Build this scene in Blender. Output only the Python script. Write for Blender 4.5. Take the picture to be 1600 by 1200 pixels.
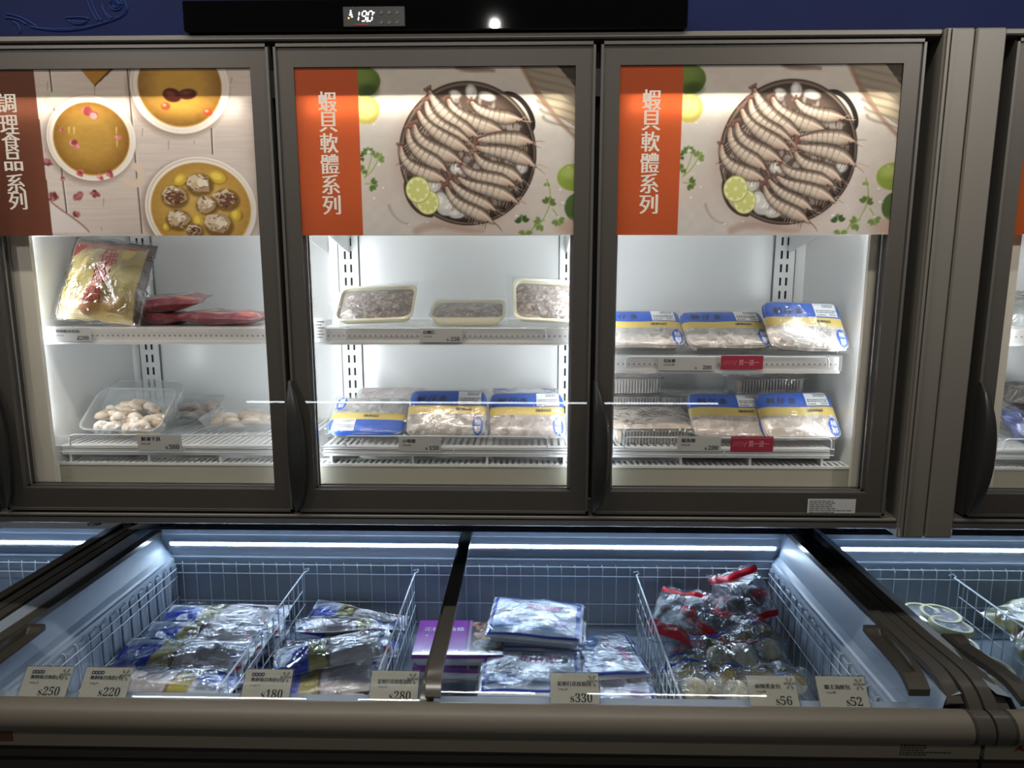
import bpy, math, random
import numpy as np
from mathutils import Vector, Matrix, Euler

for _o in list(bpy.data.objects):
    bpy.data.objects.remove(_o)
SC = bpy.context.scene
COL = SC.collection
PI = math.pi

# ------------------------------------------------------------------ camera
FPX, YAW, PITCH, ROLL = 1064.0, 0.0217, 0.1625, -0.0004
CAM = np.array([0.0, -1.65, 1.74])


def cam_axes():
    cy, sy = math.cos(YAW), math.sin(YAW)
    cp, sp = math.cos(PITCH), math.sin(PITCH)
    cr, sr = math.cos(ROLL), math.sin(ROLL)
    fwd = np.array([-sy, cy, 0.0])
    right = np.array([cy, sy, 0.0])
    up = np.array([0, 0, 1.0])
    f2 = cp * fwd - sp * up
    u2 = cp * up + sp * fwd
    return np.array([cr * right + sr * u2, -sr * right + cr * u2, f2])


AX = cam_axes()
cd = bpy.data.cameras.new('camera')
cam = bpy.data.objects.new('camera', cd)
COL.objects.link(cam)
cd.sensor_fit = 'HORIZONTAL'
cd.sensor_width = 36.0
cd.lens = FPX / 1600 * 36.0
cd.clip_start = 0.02
_m = Matrix.Identity(4)
for _i in range(3):
    _m[_i][0] = AX[0][_i]
    _m[_i][1] = AX[1][_i]
    _m[_i][2] = -AX[2][_i]
    _m[_i][3] = CAM[_i]
cam.matrix_world = _m
SC.camera = cam

# ------------------------------------------------------------------ view, world, store lights
SC.view_settings.view_transform = 'Standard'
SC.view_settings.look = 'None'
SC.view_settings.exposure = 0.0
SC.view_settings.gamma = 1.0
SC.view_settings.use_curve_mapping = False
SC.cycles.transparent_max_bounces = 40
SC.cycles.max_bounces = 8
SC.cycles.use_denoising = True
W = bpy.data.worlds.new('store_world')
SC.world = W
W.use_nodes = True
W.node_tree.nodes['Background'].inputs[0].default_value = (1.0, 0.93, 0.84, 1)
W.node_tree.nodes['Background'].inputs[1].default_value = 0.035


def area(name, loc, rot, sx, sy, power, col, spread=180):
    l = bpy.data.lights.new(name, 'AREA')
    l.shape = 'RECTANGLE'
    l.size, l.size_y = sx, sy
    l.energy = power
    l.color = col
    l.spread = math.radians(spread)
    o = bpy.data.objects.new(name, l)
    COL.objects.link(o)
    o.location = loc
    o.rotation_euler = rot
    return o


def spot(name, loc, aim, power, col, deg=60, blend=0.6, radius=0.05):
    l = bpy.data.lights.new(name, 'SPOT')
    l.energy = power
    l.color = col
    l.spot_size = math.radians(deg)
    l.spot_blend = blend
    l.shadow_soft_size = radius
    o = bpy.data.objects.new(name, l)
    COL.objects.link(o)
    o.location = loc
    o.rotation_euler = (Vector(aim) - Vector(loc)).to_track_quat('-Z', 'Y').to_euler()
    return o


# track spots over the aisle: one over each side, one seen as a point in the black controller panel
spot('track_spot', (-2.3, -2.6, 3.3), (-1.0, 0, 2.35), 115, (1.0, 0.93, 0.86), 44, 1.0)
spot('track_spot', (2.3, -2.6, 3.3), (1.25, 0, 2.35), 230, (1.0, 0.93, 0.86), 44, 1.0)
spot('track_spot', (-0.21, -3.03, 3.3), (-0.1, -0.2, 1.2), 45, (1.0, 0.95, 0.9), 60, 0.8, 0.02)

LED_UP = 60.0        # strength of the upright LED bars
LED_TOP = 24.0      # strength of the header tube behind the posters
LED_CHEST = 84.0    # strength of the chest LED strip


def at(px, py, Y):
    """photo pixel -> point on the plane y = Y"""
    d = AX.T @ np.array([(px - 800) / FPX, (600 - py) / FPX, 1.0])
    t = (Y - CAM[1]) / d[1]
    p = CAM + t * d
    return Vector(p)


def atz(px, py, z):
    d = AX.T @ np.array([(px - 800) / FPX, (600 - py) / FPX, 1.0])
    t = (z - CAM[2]) / d[2]
    return Vector(CAM + t * d)


def pj(p):
    v = AX @ (np.array(p) - CAM)
    return 800 + FPX * v[0] / v[2], 600 - FPX * v[1] / v[2]


# ------------------------------------------------------------------ colour and materials
def lin(c):
    """sRGB 0-255 triple or hex string -> linear"""
    if isinstance(c, str):
        c = [int(c[i:i + 2], 16) for i in (0, 2, 4)]
    c = np.asarray(c, float) / 255.0
    return np.where(c <= 0.04045, c / 12.92, ((c + 0.055) / 1.055) ** 2.4)


def mat(name, col, rough=0.5, metal=0.0, spec=0.5, coat=0.0, bump=0.0, bscale=60.0, emit=0.0, vcol=False, speck=0.0, trans=0.0):
    m = bpy.data.materials.new(name)
    m.use_nodes = True
    nt = m.node_tree
    b = nt.nodes['Principled BSDF']
    c = tuple(lin(col)) + (1,)
    b.inputs['Base Color'].default_value = c
    b.inputs['Roughness'].default_value = rough
    b.inputs['Metallic'].default_value = metal
    b.inputs['Specular IOR Level'].default_value = spec
    b.inputs['Coat Weight'].default_value = coat
    b.inputs['Coat Roughness'].default_value = 0.06
    if emit:
        b.inputs['Emission Color'].default_value = c
        b.inputs['Emission Strength'].default_value = emit
    src = None
    if vcol:
        a = nt.nodes.new('ShaderNodeVertexColor')
        a.layer_name = 'Col'
        src = a.outputs['Color']
        nt.links.new(src, b.inputs['Base Color'])
    if bump or speck:
        tc = nt.nodes.new('ShaderNodeTexCoord')
        n = nt.nodes.new('ShaderNodeTexNoise')
        n.inputs['Scale'].default_value = bscale
        n.inputs['Detail'].default_value = 4
        nt.links.new(tc.outputs['Object'], n.inputs['Vector'])
        if bump:
            bp = nt.nodes.new('ShaderNodeBump')
            bp.inputs['Strength'].default_value = bump
            bp.inputs['Distance'].default_value = 0.01
            nt.links.new(n.outputs['Fac'], bp.inputs['Height'])
            nt.links.new(bp.outputs['Normal'], b.inputs['Normal'])
            if coat:
                nt.links.new(bp.outputs['Normal'], b.inputs['Coat Normal'])
        if speck:
            r = nt.nodes.new('ShaderNodeMapRange')
            r.inputs['From Min'].default_value = 0.3
            r.inputs['From Max'].default_value = 0.7
            r.inputs['To Min'].default_value = 1 - speck
            r.inputs['To Max'].default_value = 1 + speck
            nt.links.new(n.outputs['Fac'], r.inputs['Value'])
            mx = nt.nodes.new('ShaderNodeVectorMath')
            mx.operation = 'SCALE'
            mx.inputs[0].default_value = c[:3]
            nt.links.new(r.outputs['Result'], mx.inputs['Scale'])
            nt.links.new(mx.outputs['Vector'], b.inputs['Base Color'])
    if trans:
        t = nt.nodes.new('ShaderNodeBsdfTranslucent')
        t.inputs['Color'].default_value = c
        if src:
            nt.links.new(src, t.inputs['Color'])
        mxs = nt.nodes.new('ShaderNodeMixShader')
        mxs.inputs[0].default_value = trans
        nt.links.new(b.outputs[0], mxs.inputs[1])
        nt.links.new(t.outputs[0], mxs.inputs[2])
        nt.links.new(mxs.outputs[0], nt.nodes['Material Output'].inputs['Surface'])
    return m


def clear(name, tint=(250, 252, 252), ior=1.45, boost=1.0, rough=0.02, bump=0.0, bscale=30.0, milk=0.0, milkcol=(235, 238, 240), aniso=1.0):
    """thin clear sheet: see-through with a Fresnel reflection; bump makes crinkled film, milk makes it cloudy"""
    m = bpy.data.materials.new(name)
    m.use_nodes = True
    nt = m.node_tree
    nt.nodes.remove(nt.nodes['Principled BSDF'])
    tr = nt.nodes.new('ShaderNodeBsdfTransparent')
    tr.inputs[0].default_value = tuple(lin(tint)) + (1,)
    gl = nt.nodes.new('ShaderNodeBsdfGlossy')
    gl.inputs['Roughness'].default_value = rough
    gl.inputs['Color'].default_value = (1, 1, 1, 1)
    fr = nt.nodes.new('ShaderNodeFresnel')
    ge = nt.nodes.new('ShaderNodeNewGeometry')           # same reflectance on both faces of the thin sheet
    io = nt.nodes.new('ShaderNodeMapRange')
    io.inputs['To Min'].default_value = ior
    io.inputs['To Max'].default_value = 1.0 / ior
    nt.links.new(ge.outputs['Backfacing'], io.inputs['Value'])
    nt.links.new(io.outputs['Result'], fr.inputs['IOR'])
    mu = nt.nodes.new('ShaderNodeMath')
    mu.operation = 'MULTIPLY'
    mu.use_clamp = True
    mu.inputs[1].default_value = boost
    nt.links.new(fr.outputs[0], mu.inputs[0])
    mx = nt.nodes.new('ShaderNodeMixShader')
    nt.links.new(mu.outputs[0], mx.inputs[0])
    last = tr.outputs[0]
    if milk:
        df = nt.nodes.new('ShaderNodeBsdfDiffuse')
        df.inputs[0].default_value = tuple(lin(milkcol)) + (1,)
        m2 = nt.nodes.new('ShaderNodeMixShader')
        m2.inputs[0].default_value = milk
        nt.links.new(tr.outputs[0], m2.inputs[1])
        nt.links.new(df.outputs[0], m2.inputs[2])
        last = m2.outputs[0]
    nt.links.new(last, mx.inputs[1])
    nt.links.new(gl.outputs[0], mx.inputs[2])
    if bump:
        tc = nt.nodes.new('ShaderNodeTexCoord')
        n = nt.nodes.new('ShaderNodeTexNoise')
        n.inputs['Scale'].default_value = bscale
        n.inputs['Detail'].default_value = 3
        n.inputs['Distortion'].default_value = 1.5
        nt.links.new(tc.outputs['Object'], n.inputs['Vector'])
        v = nt.nodes.new('ShaderNodeTexVoronoi')
        v.inputs['Scale'].default_value = bscale * 0.9
        nt.links.new(tc.outputs['Object'], v.inputs['Vector'])
        ad = nt.nodes.new('ShaderNodeMath')
        ad.operation = 'ADD'
        nt.links.new(n.outputs['Fac'], ad.inputs[0])
        nt.links.new(v.outputs['Distance'], ad.inputs[1])
        bp = nt.nodes.new('ShaderNodeBump')
        bp.inputs['Strength'].default_value = bump
        bp.inputs['Distance'].default_value = 0.02
        nt.links.new(ad.outputs[0], bp.inputs['Height'])
        nt.links.new(bp.outputs['Normal'], gl.inputs['Normal'])
        nt.links.new(bp.outputs['Normal'], fr.inputs['Normal'])
    nt.links.new(mx.outputs[0], nt.nodes['Material Output'].inputs['Surface'])
    return m


def led_mat(name, col, strength):
    m = bpy.data.materials.new(name)
    m.use_nodes = True
    nt = m.node_tree
    nt.nodes.remove(nt.nodes['Principled BSDF'])
    e = nt.nodes.new('ShaderNodeEmission')
    e.inputs[0].default_value = tuple(lin(col)) + (1,)
    e.inputs[1].default_value = strength
    nt.links.new(e.outputs[0], nt.nodes['Material Output'].inputs['Surface'])
    return m


M = {}
M['frame'] = mat('taupe_frame_metal', (76, 74, 71), 0.42, 0.0, 0.4, speck=0.04, bscale=400)
M['frame_dark'] = mat('dark_frame_plastic', (38, 38, 38), 0.35, 0, 0.5)
M['panel'] = mat('taupe_panel_metal', (98, 95, 89), 0.45, 0, 0.4, speck=0.03, bscale=300)
M['black'] = mat('black_gap', (12, 12, 12), 0.7)
M['blackgloss'] = mat('black_gloss_panel', (6, 6, 7), 0.025, 0, 0.5)
M['alu'] = mat('brushed_aluminium', (170, 170, 172), 0.3, 0.9, 0.5, bump=0.02, bscale=200)
M['linerup'] = mat('white_enamel_liner', (232, 233, 231), 0.22, 0, 0.5)
M['flange'] = mat('cream_liner_flange', (205, 203, 192), 0.4)
M['shelf'] = mat('white_shelf_enamel', (222, 224, 224), 0.3)
M['apron'] = mat('grey_cream_apron', (168, 168, 156), 0.35)
M['chestliner'] = mat('pale_blue_grey_liner', (158, 168, 180), 0.35, speck=0.05, bscale=14)
M['chestpanel'] = mat('blue_grey_side_panel', (134, 146, 160), 0.4, speck=0.03, bscale=90)
M['wire'] = mat('white_coated_wire', (196, 206, 214), 0.35)
M['bumper'] = mat('taupe_bumper', (100, 95, 86), 0.5, speck=0.05, bscale=350)
M['rail'] = mat('taupe_gloss_rail', (70, 68, 64), 0.22, 0, 0.5)
M['grip'] = mat('dark_grip_plastic', (56, 53, 48), 0.4)
M['front'] = mat('beige_front_panel', (140, 132, 116), 0.5)
M['frontdark'] = mat('dark_front_groove', (58, 55, 50), 0.5)
M['glass'] = clear('door_glass', (252, 251, 250), 1.45, 0.8, 0.005)
M['lidglass'] = clear('curved_lid_glass', (250, 252, 254), 1.45, 0.8, 0.01)
M['acryl'] = clear('clear_acrylic', (250, 250, 250), 1.45, 1.0, 0.05, milk=0.10, milkcol=(246, 246, 246))
M['cardclear'] = clear('card_stand_acrylic', (244, 246, 246), 1.45, 1.0, 0.04, bump=0.05, bscale=30, milk=0.02)
M['filmmid'] = clear('lightly_creased_film', (248, 249, 250), 1.5, 1.5, 0.06, bump=0.6, bscale=16)
M['pouch'] = clear('cloudy_pouch_film', (246, 248, 250), 1.5, 1.9, 0.06, bump=1.0, bscale=18, milk=0.07)
M['film'] = clear('crinkled_clear_film', (246, 248, 250), 1.5, 2.4, 0.07, bump=1.0, bscale=15, milk=0.0)
M['filmsoft'] = clear('stretched_clear_film', (248, 249, 250), 1.5, 1.2, 0.05, bump=0.25, bscale=24, milk=0.02)
M['traypl'] = clear('clear_plastic_tray', (240, 243, 243), 1.5, 1.6, 0.10, bump=0.08, bscale=40, milk=0.26)
M['print'] = mat('printed_film', (255, 255, 255), 0.28, 0, 0.5, coat=1.0, bump=0.5, bscale=30, vcol=True)
M['printsoft'] = mat('printed_smooth_film', (255, 255, 255), 0.3, 0, 0.5, coat=0.6, bump=0.05, bscale=40, vcol=True)
M['poster'] = mat('poster_print', (255, 255, 255), 0.5, 0, 0.2, vcol=True, trans=0.42)
M['posterw'] = mat('poster_white_lettering', (235, 232, 225), 0.5, 0, 0.2)
M['food'] = mat('frozen_food', (255, 255, 255), 0.35, 0, 0.5, vcol=True)
M['foam'] = mat('cream_foam_tray', (236, 234, 208), 0.55)
M['white'] = mat('white_sticker', (228, 230, 230), 0.45)
M['tagpaper'] = mat('grey_tag_paper', (176, 178, 178), 0.5)
M['redpaper'] = mat('crimson_tag_paper', (150, 38, 62), 0.5)
M['cardpaper'] = mat('taupe_card_paper', (212, 200, 182), 0.5)
M['ink'] = mat('black_ink', (22, 22, 24), 0.6)
M['inkgrey'] = mat('grey_ink', (110, 112, 112), 0.6)
M['flake'] = mat('grey_snowflake_ink', (146, 142, 132), 0.6)
M['inkblue'] = mat('navy_ink', (34, 34, 92), 0.6)
M['bluebadge'] = mat('blue_badge', (20, 82, 178), 0.35)
M['whiteink'] = mat('white_ink', (240, 242, 244), 0.5)
M['pinkink'] = mat('pale_pink_ink', (214, 150, 160), 0.5)
M['redink'] = mat('dark_red_ink', (110, 24, 18), 0.5)
M['wall'] = mat('blue_fascia_paint', (19, 27, 62), 0.7, spec=0.08, speck=0.10, bscale=5)
M['fishline'] = mat('pale_blue_fish_print', (34, 50, 100), 0.7, spec=0.08)
M['led_up'] = led_mat('upright_led', (240, 248, 255), LED_UP)
M['led_end'] = led_mat('upright_end_led', (240, 248, 255), LED_UP * 0.6)
M['led_top'] = led_mat('header_led', (255, 248, 232), LED_TOP)
M['led_chest'] = led_mat('chest_led', (214, 234, 255), LED_CHEST)
M['lamp'] = led_mat('ceiling_lamp_glow', (255, 240, 215), 14.0)
M['digit'] = led_mat('white_display_digit', (235, 240, 255), 3.0)
M['amber'] = led_mat('amber_display_dot', (255, 190, 90), 2.0)
M['floor'] = mat('grey_floor_tile', (92, 90, 86), 0.4, speck=0.06, bscale=30)
M['ceil'] = mat('dark_ceiling', (40, 38, 36), 0.8)


# ------------------------------------------------------------------ mesh builder
class MB:
    def __init__(s):
        s.v, s.f, s.m, s.c = [], [], [], []

    def vert(s, p, c=None):
        s.v.append(tuple(p))
        s.c.append(tuple(c) if c is not None else (1, 1, 1))
        return len(s.v) - 1

    def face(s, idx, m=0):
        s.f.append(tuple(idx))
        s.m.append(m)

    def quad(s, a, b, c, d, m=0):
        i = [s.vert(p) for p in (a, b, c, d)]
        s.face(i, m)

    def poly(s, pts, m=0):
        s.face([s.vert(p) for p in pts], m)

    def box(s, x0, x1, y0, y1, z0, z1, m=0, bev=0.0, T=None):
        if bev:
            return s.bevbox(x0, x1, y0, y1, z0, z1, m, bev, T)
        P = [(x, y, z) for z in (z0, z1) for y in (y0, y1) for x in (x0, x1)]
        if T:
            P = [T(*p) for p in P]
        i = [s.vert(p) for p in P]
        for q in ((0, 2, 3, 1), (4, 5, 7, 6), (0, 1, 5, 4), (2, 6, 7, 3), (0, 4, 6, 2), (1, 3, 7, 5)):
            s.face([i[k] for k in q], m)

    def bevbox(s, x0, x1, y0, y1, z0, z1, m, b, T=None):
        lo = np.array([x0, y0, z0])
        hi = np.array([x1, y1, z1])
        idx = {}
        for sx in (0, 1):
            for sy in (0, 1):
                for sz in (0, 1):
                    sg = (sx, sy, sz)
                    c = np.array([hi[k] if sg[k] else lo[k] for k in range(3)], float)
                    for ax in range(3):
                        p = c.copy()
                        for k in range(3):
                            if k != ax:
                                p[k] += -b if sg[k] else b
                        if T:
                            p = T(*p)
                        idx[sg + (ax,)] = s.vert(p)
        F = []
        for ax in range(3):
            o = [k for k in range(3) if k != ax]
            for side in (0, 1):
                q = []
                for a, c in ((0, 0), (1, 0), (1, 1), (0, 1)):
                    sg = [0, 0, 0]
                    sg[ax] = side
                    sg[o[0]] = a
                    sg[o[1]] = c
                    q.append(idx[tuple(sg) + (ax,)])
                flip = (side == 0) ^ (ax == 1)
                F.append(q[::-1] if flip else q)
        for ax in range(3):
            o = [k for k in range(3) if k != ax]
            for a in (0, 1):
                for c in (0, 1):
                    def g(e, which):
                        sg = [0, 0, 0]
                        sg[ax] = e
                        sg[o[0]] = a
                        sg[o[1]] = c
                        return idx[tuple(sg) + (which,)]
                    q = [g(0, o[0]), g(1, o[0]), g(1, o[1]), g(0, o[1])]
                    F.append(q)
        for sx in (0, 1):
            for sy in (0, 1):
                for sz in (0, 1):
                    F.append([idx[(sx, sy, sz, k)] for k in range(3)])
        for q in F:
            s.face(q, m)

    def prism(s, pts, fn, d0, d1, m=0, side=None, caps=True):
        """2D outline extruded: fn(a, b, d) -> 3D point"""
        n = len(pts)
        i0 = [s.vert(fn(a, b, d0)) for a, b in pts]
        i1 = [s.vert(fn(a, b, d1)) for a, b in pts]
        if caps:
            s.face(i0[::-1], m)
            s.face(i1, m)
        for k in range(n):
            s.face((i0[k], i0[(k + 1) % n], i1[(k + 1) % n], i1[k]), m if side is None else side)

    def strip(s, path, fn, d0, d1, m=0):
        """open profile swept between d0 and d1"""
        i0 = [s.vert(fn(a, b, d0)) for a, b in path]
        i1 = [s.vert(fn(a, b, d1)) for a, b in path]
        for k in range(len(path) - 1):
            s.face((i0[k], i0[k + 1], i1[k + 1], i1[k]), m)

    def tube(s, pts, r, n=6, m=0, closed=False, caps=True):
        pts = [Vector(p) for p in pts]
        rings = []
        N = len(pts)
        for k, p in enumerate(pts):
            a = pts[(k - 1) % N] if (k > 0 or closed) else p
            b = pts[(k + 1) % N] if (k < N - 1 or closed) else p
            t = (b - a)
            t = t.normalized() if t.length > 1e-9 else Vector((0, 0, 1))
            ref = Vector((0, 0, 1)) if abs(t.z) < 0.9 else Vector((1, 0, 0))
            u = t.cross(ref).normalized()
            w = t.cross(u).normalized()
            rr = r[k] if hasattr(r, '__len__') else r
            rings.append([s.vert(p + (u * math.cos(2 * PI * j / n) + w * math.sin(2 * PI * j / n)) * rr) for j in range(n)])
        for k in range(N if closed else N - 1):
            A, B = rings[k], rings[(k + 1) % N]
            for j in range(n):
                s.face((A[j], A[(j + 1) % n], B[(j + 1) % n], B[j]), m)
        if caps and not closed:
            s.face(rings[0][::-1], m)
            s.face(rings[-1], m)

    def grid(s, nu, nv, fn, col=None, m=0, flip=False):
        """fn(u, v) with u, v in 0..1 -> point; col(u, v) -> linear colour"""
        ix = [[s.vert(fn(i / nu, j / nv), col(i / nu, j / nv) if col else None) for i in range(nu + 1)] for j in range(nv + 1)]
        for j in range(nv):
            for i in range(nu):
                q = (ix[j][i], ix[j][i + 1], ix[j + 1][i + 1], ix[j + 1][i])
                s.face(q[::-1] if flip else q, m)

    def lathe(s, prof, n=24, m=0, c=(0, 0, 0), sx=1.0, sy=1.0):
        rings = [[s.vert((c[0] + r * sx * math.cos(2 * PI * j / n), c[1] + r * sy * math.sin(2 * PI * j / n), c[2] + z)) for j in range(n)] for r, z in prof]
        for k in range(len(prof) - 1):
            for j in range(n):
                s.face((rings[k][j], rings[k][(j + 1) % n], rings[k + 1][(j + 1) % n], rings[k + 1][j]), m)
        return rings

    def build(s, name, mats, parent=None, smooth=False, world=True, colors=False, angle=40):
        off = Vector((0, 0, 0))
        if parent is not None and world:
            p = parent
            while p is not None:
                off += p.location
                p = p.parent
        me = bpy.data.meshes.new(name)
        V = s.v if off.length == 0 else [(a - off.x, b - off.y, c - off.z) for a, b, c in s.v]
        me.from_pydata(V, [], s.f)
        if not isinstance(mats, (list, tuple)):
            mats = [mats]
        for x in mats:
            me.materials.append(M[x] if isinstance(x, str) else x)
        me.polygons.foreach_set('material_index', s.m)
        if colors:
            ca = me.color_attributes.new('Col', 'FLOAT_COLOR', 'POINT')
            arr = np.ones((len(s.v), 4), np.float32)
            arr[:, :3] = np.array(s.c, np.float32)
            ca.data.foreach_set('color', arr.ravel())
        if smooth:
            me.polygons.foreach_set('use_smooth', [True] * len(me.polygons))
            if smooth == 'auto':
                try:
                    me.set_sharp_from_angle(angle=math.radians(angle))
                except Exception:
                    pass
        me.update()
        o = bpy.data.objects.new(name, me)
        COL.objects.link(o)
        if parent is not None:
            o.parent = parent
        return o


def thing(name, label, cat, loc=(0, 0, 0), rot=(0, 0, 0), group=None):
    o = bpy.data.objects.new(name, None)
    o.empty_display_size = 0.05
    COL.objects.link(o)
    o.location = loc
    o.rotation_euler = rot
    o['label'] = label
    o['category'] = cat
    if group:
        o['group'] = group
    return o


def tag(o, label, cat, group=None):
    o['label'] = label
    o['category'] = cat
    if group:
        o['group'] = group
    return o


def copy_tree(o, parent=None):
    c = o.copy()
    COL.objects.link(c)
    if parent is not None:
        c.parent = parent
    for ch in list(o.children):
        copy_tree(ch, c)
    return c


# ------------------------------------------------------------------ lettering
_txt = {}


def glyphs(s):
    """outline mesh of a string, normalised: height 1 = em, returns verts (2D) and faces"""
    if s in _txt:
        return _txt[s]
    c = bpy.data.curves.new('t', 'FONT')
    c.body = s
    c.size = 1.0
    c.resolution_u = 3
    o = bpy.data.objects.new('t', c)
    COL.objects.link(o)
    dg = bpy.context.evaluated_depsgraph_get()
    me = bpy.data.meshes.new_from_object(o.evaluated_get(dg))
    V = [(v.co.x, v.co.y) for v in me.vertices]
    F = [tuple(p.vertices) for p in me.polygons]
    bpy.data.meshes.remove(me)
    bpy.data.objects.remove(o)
    bpy.data.curves.remove(c)
    _txt[s] = (V, F)
    return V, F


def serif(s):
    out = ''
    for ch in s:
        if ch.isdigit():
            out += chr(0x1D7CE + int(ch))
        elif 'a' <= ch <= 'z':
            out += chr(0x1D41A + ord(ch) - 97)
        else:
            out += ch
    return out


def text(mb, s, x, y, h, fn, m=0, width=None, bold=0.0, ital=0.0, align='l', fit=False, boldy=0.0):
    """letters with em height h at (x, y) in the 2D frame mapped by fn(a, b) -> 3D"""
    V, F = glyphs(s)
    if not V:
        return
    xs = [v[0] for v in V]
    ys = [v[1] for v in V]
    x0, x1, y0, y1 = min(xs), max(xs), min(ys), max(ys)
    if fit:
        k = h / (y1 - y0)
        yo = -y0
    else:
        k = h
        yo = 0
    kx = k if width is None else width / max(1e-6, (x1 - x0))
    w = (x1 - x0) * kx
    ox = {'l': 0, 'c': -w / 2, 'r': -w}[align]
    offs = [(0, 0)]
    if bold:
        offs += [(bold * h, 0)]
    if boldy:
        offs += [(0, boldy * h), (bold * h, boldy * h)]
    p0 = Vector(fn(x, y))
    nrm = (Vector(fn(x + 0.002, y)) - p0).cross(Vector(fn(x, y + 0.002)) - p0)
    nrm = nrm.normalized() if nrm.length > 0 else Vector((0, 0, 0))
    for li, (dx, dy) in enumerate(offs):
        base = len(mb.v)
        for a, b in V:
            yy = (b + yo) * k
            mb.vert(Vector(fn(x + ox + (a - x0) * kx + ital * yy + dx, y + yy + dy)) + nrm * (0.00015 * li))
        for f in F:
            mb.face([base + i for i in f], m)


# ------------------------------------------------------------------ small painter for printed artwork
def vnoise(w, h, sx, sy, seed):
    r = np.random.RandomState(seed)
    g = r.rand(int(sy) + 3, int(sx) + 3)
    X = np.linspace(0, sx, w)
    Y = np.linspace(0, sy, h)
    xi = X.astype(int)
    yi = Y.astype(int)
    fx = X - xi
    fy = Y - yi
    fx = fx * fx * (3 - 2 * fx)
    fy = (fy * fy * (3 - 2 * fy))[:, None]
    a = g[yi][:, xi]
    b = g[yi][:, xi + 1]
    c = g[yi + 1][:, xi]
    d = g[yi + 1][:, xi + 1]
    return (a * (1 - fx) + b * fx) * (1 - fy) + (c * (1 - fx) + d * fx) * fy


def bez(P, n=40):
    P = [np.array(p, float) for p in P]
    t = np.linspace(0, 1, n)[:, None]
    k = len(P) - 1
    out = 0
    for i, p in enumerate(P):
        out = out + math.comb(k, i) * t ** i * (1 - t) ** (k - i) * p
    return out


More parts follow.
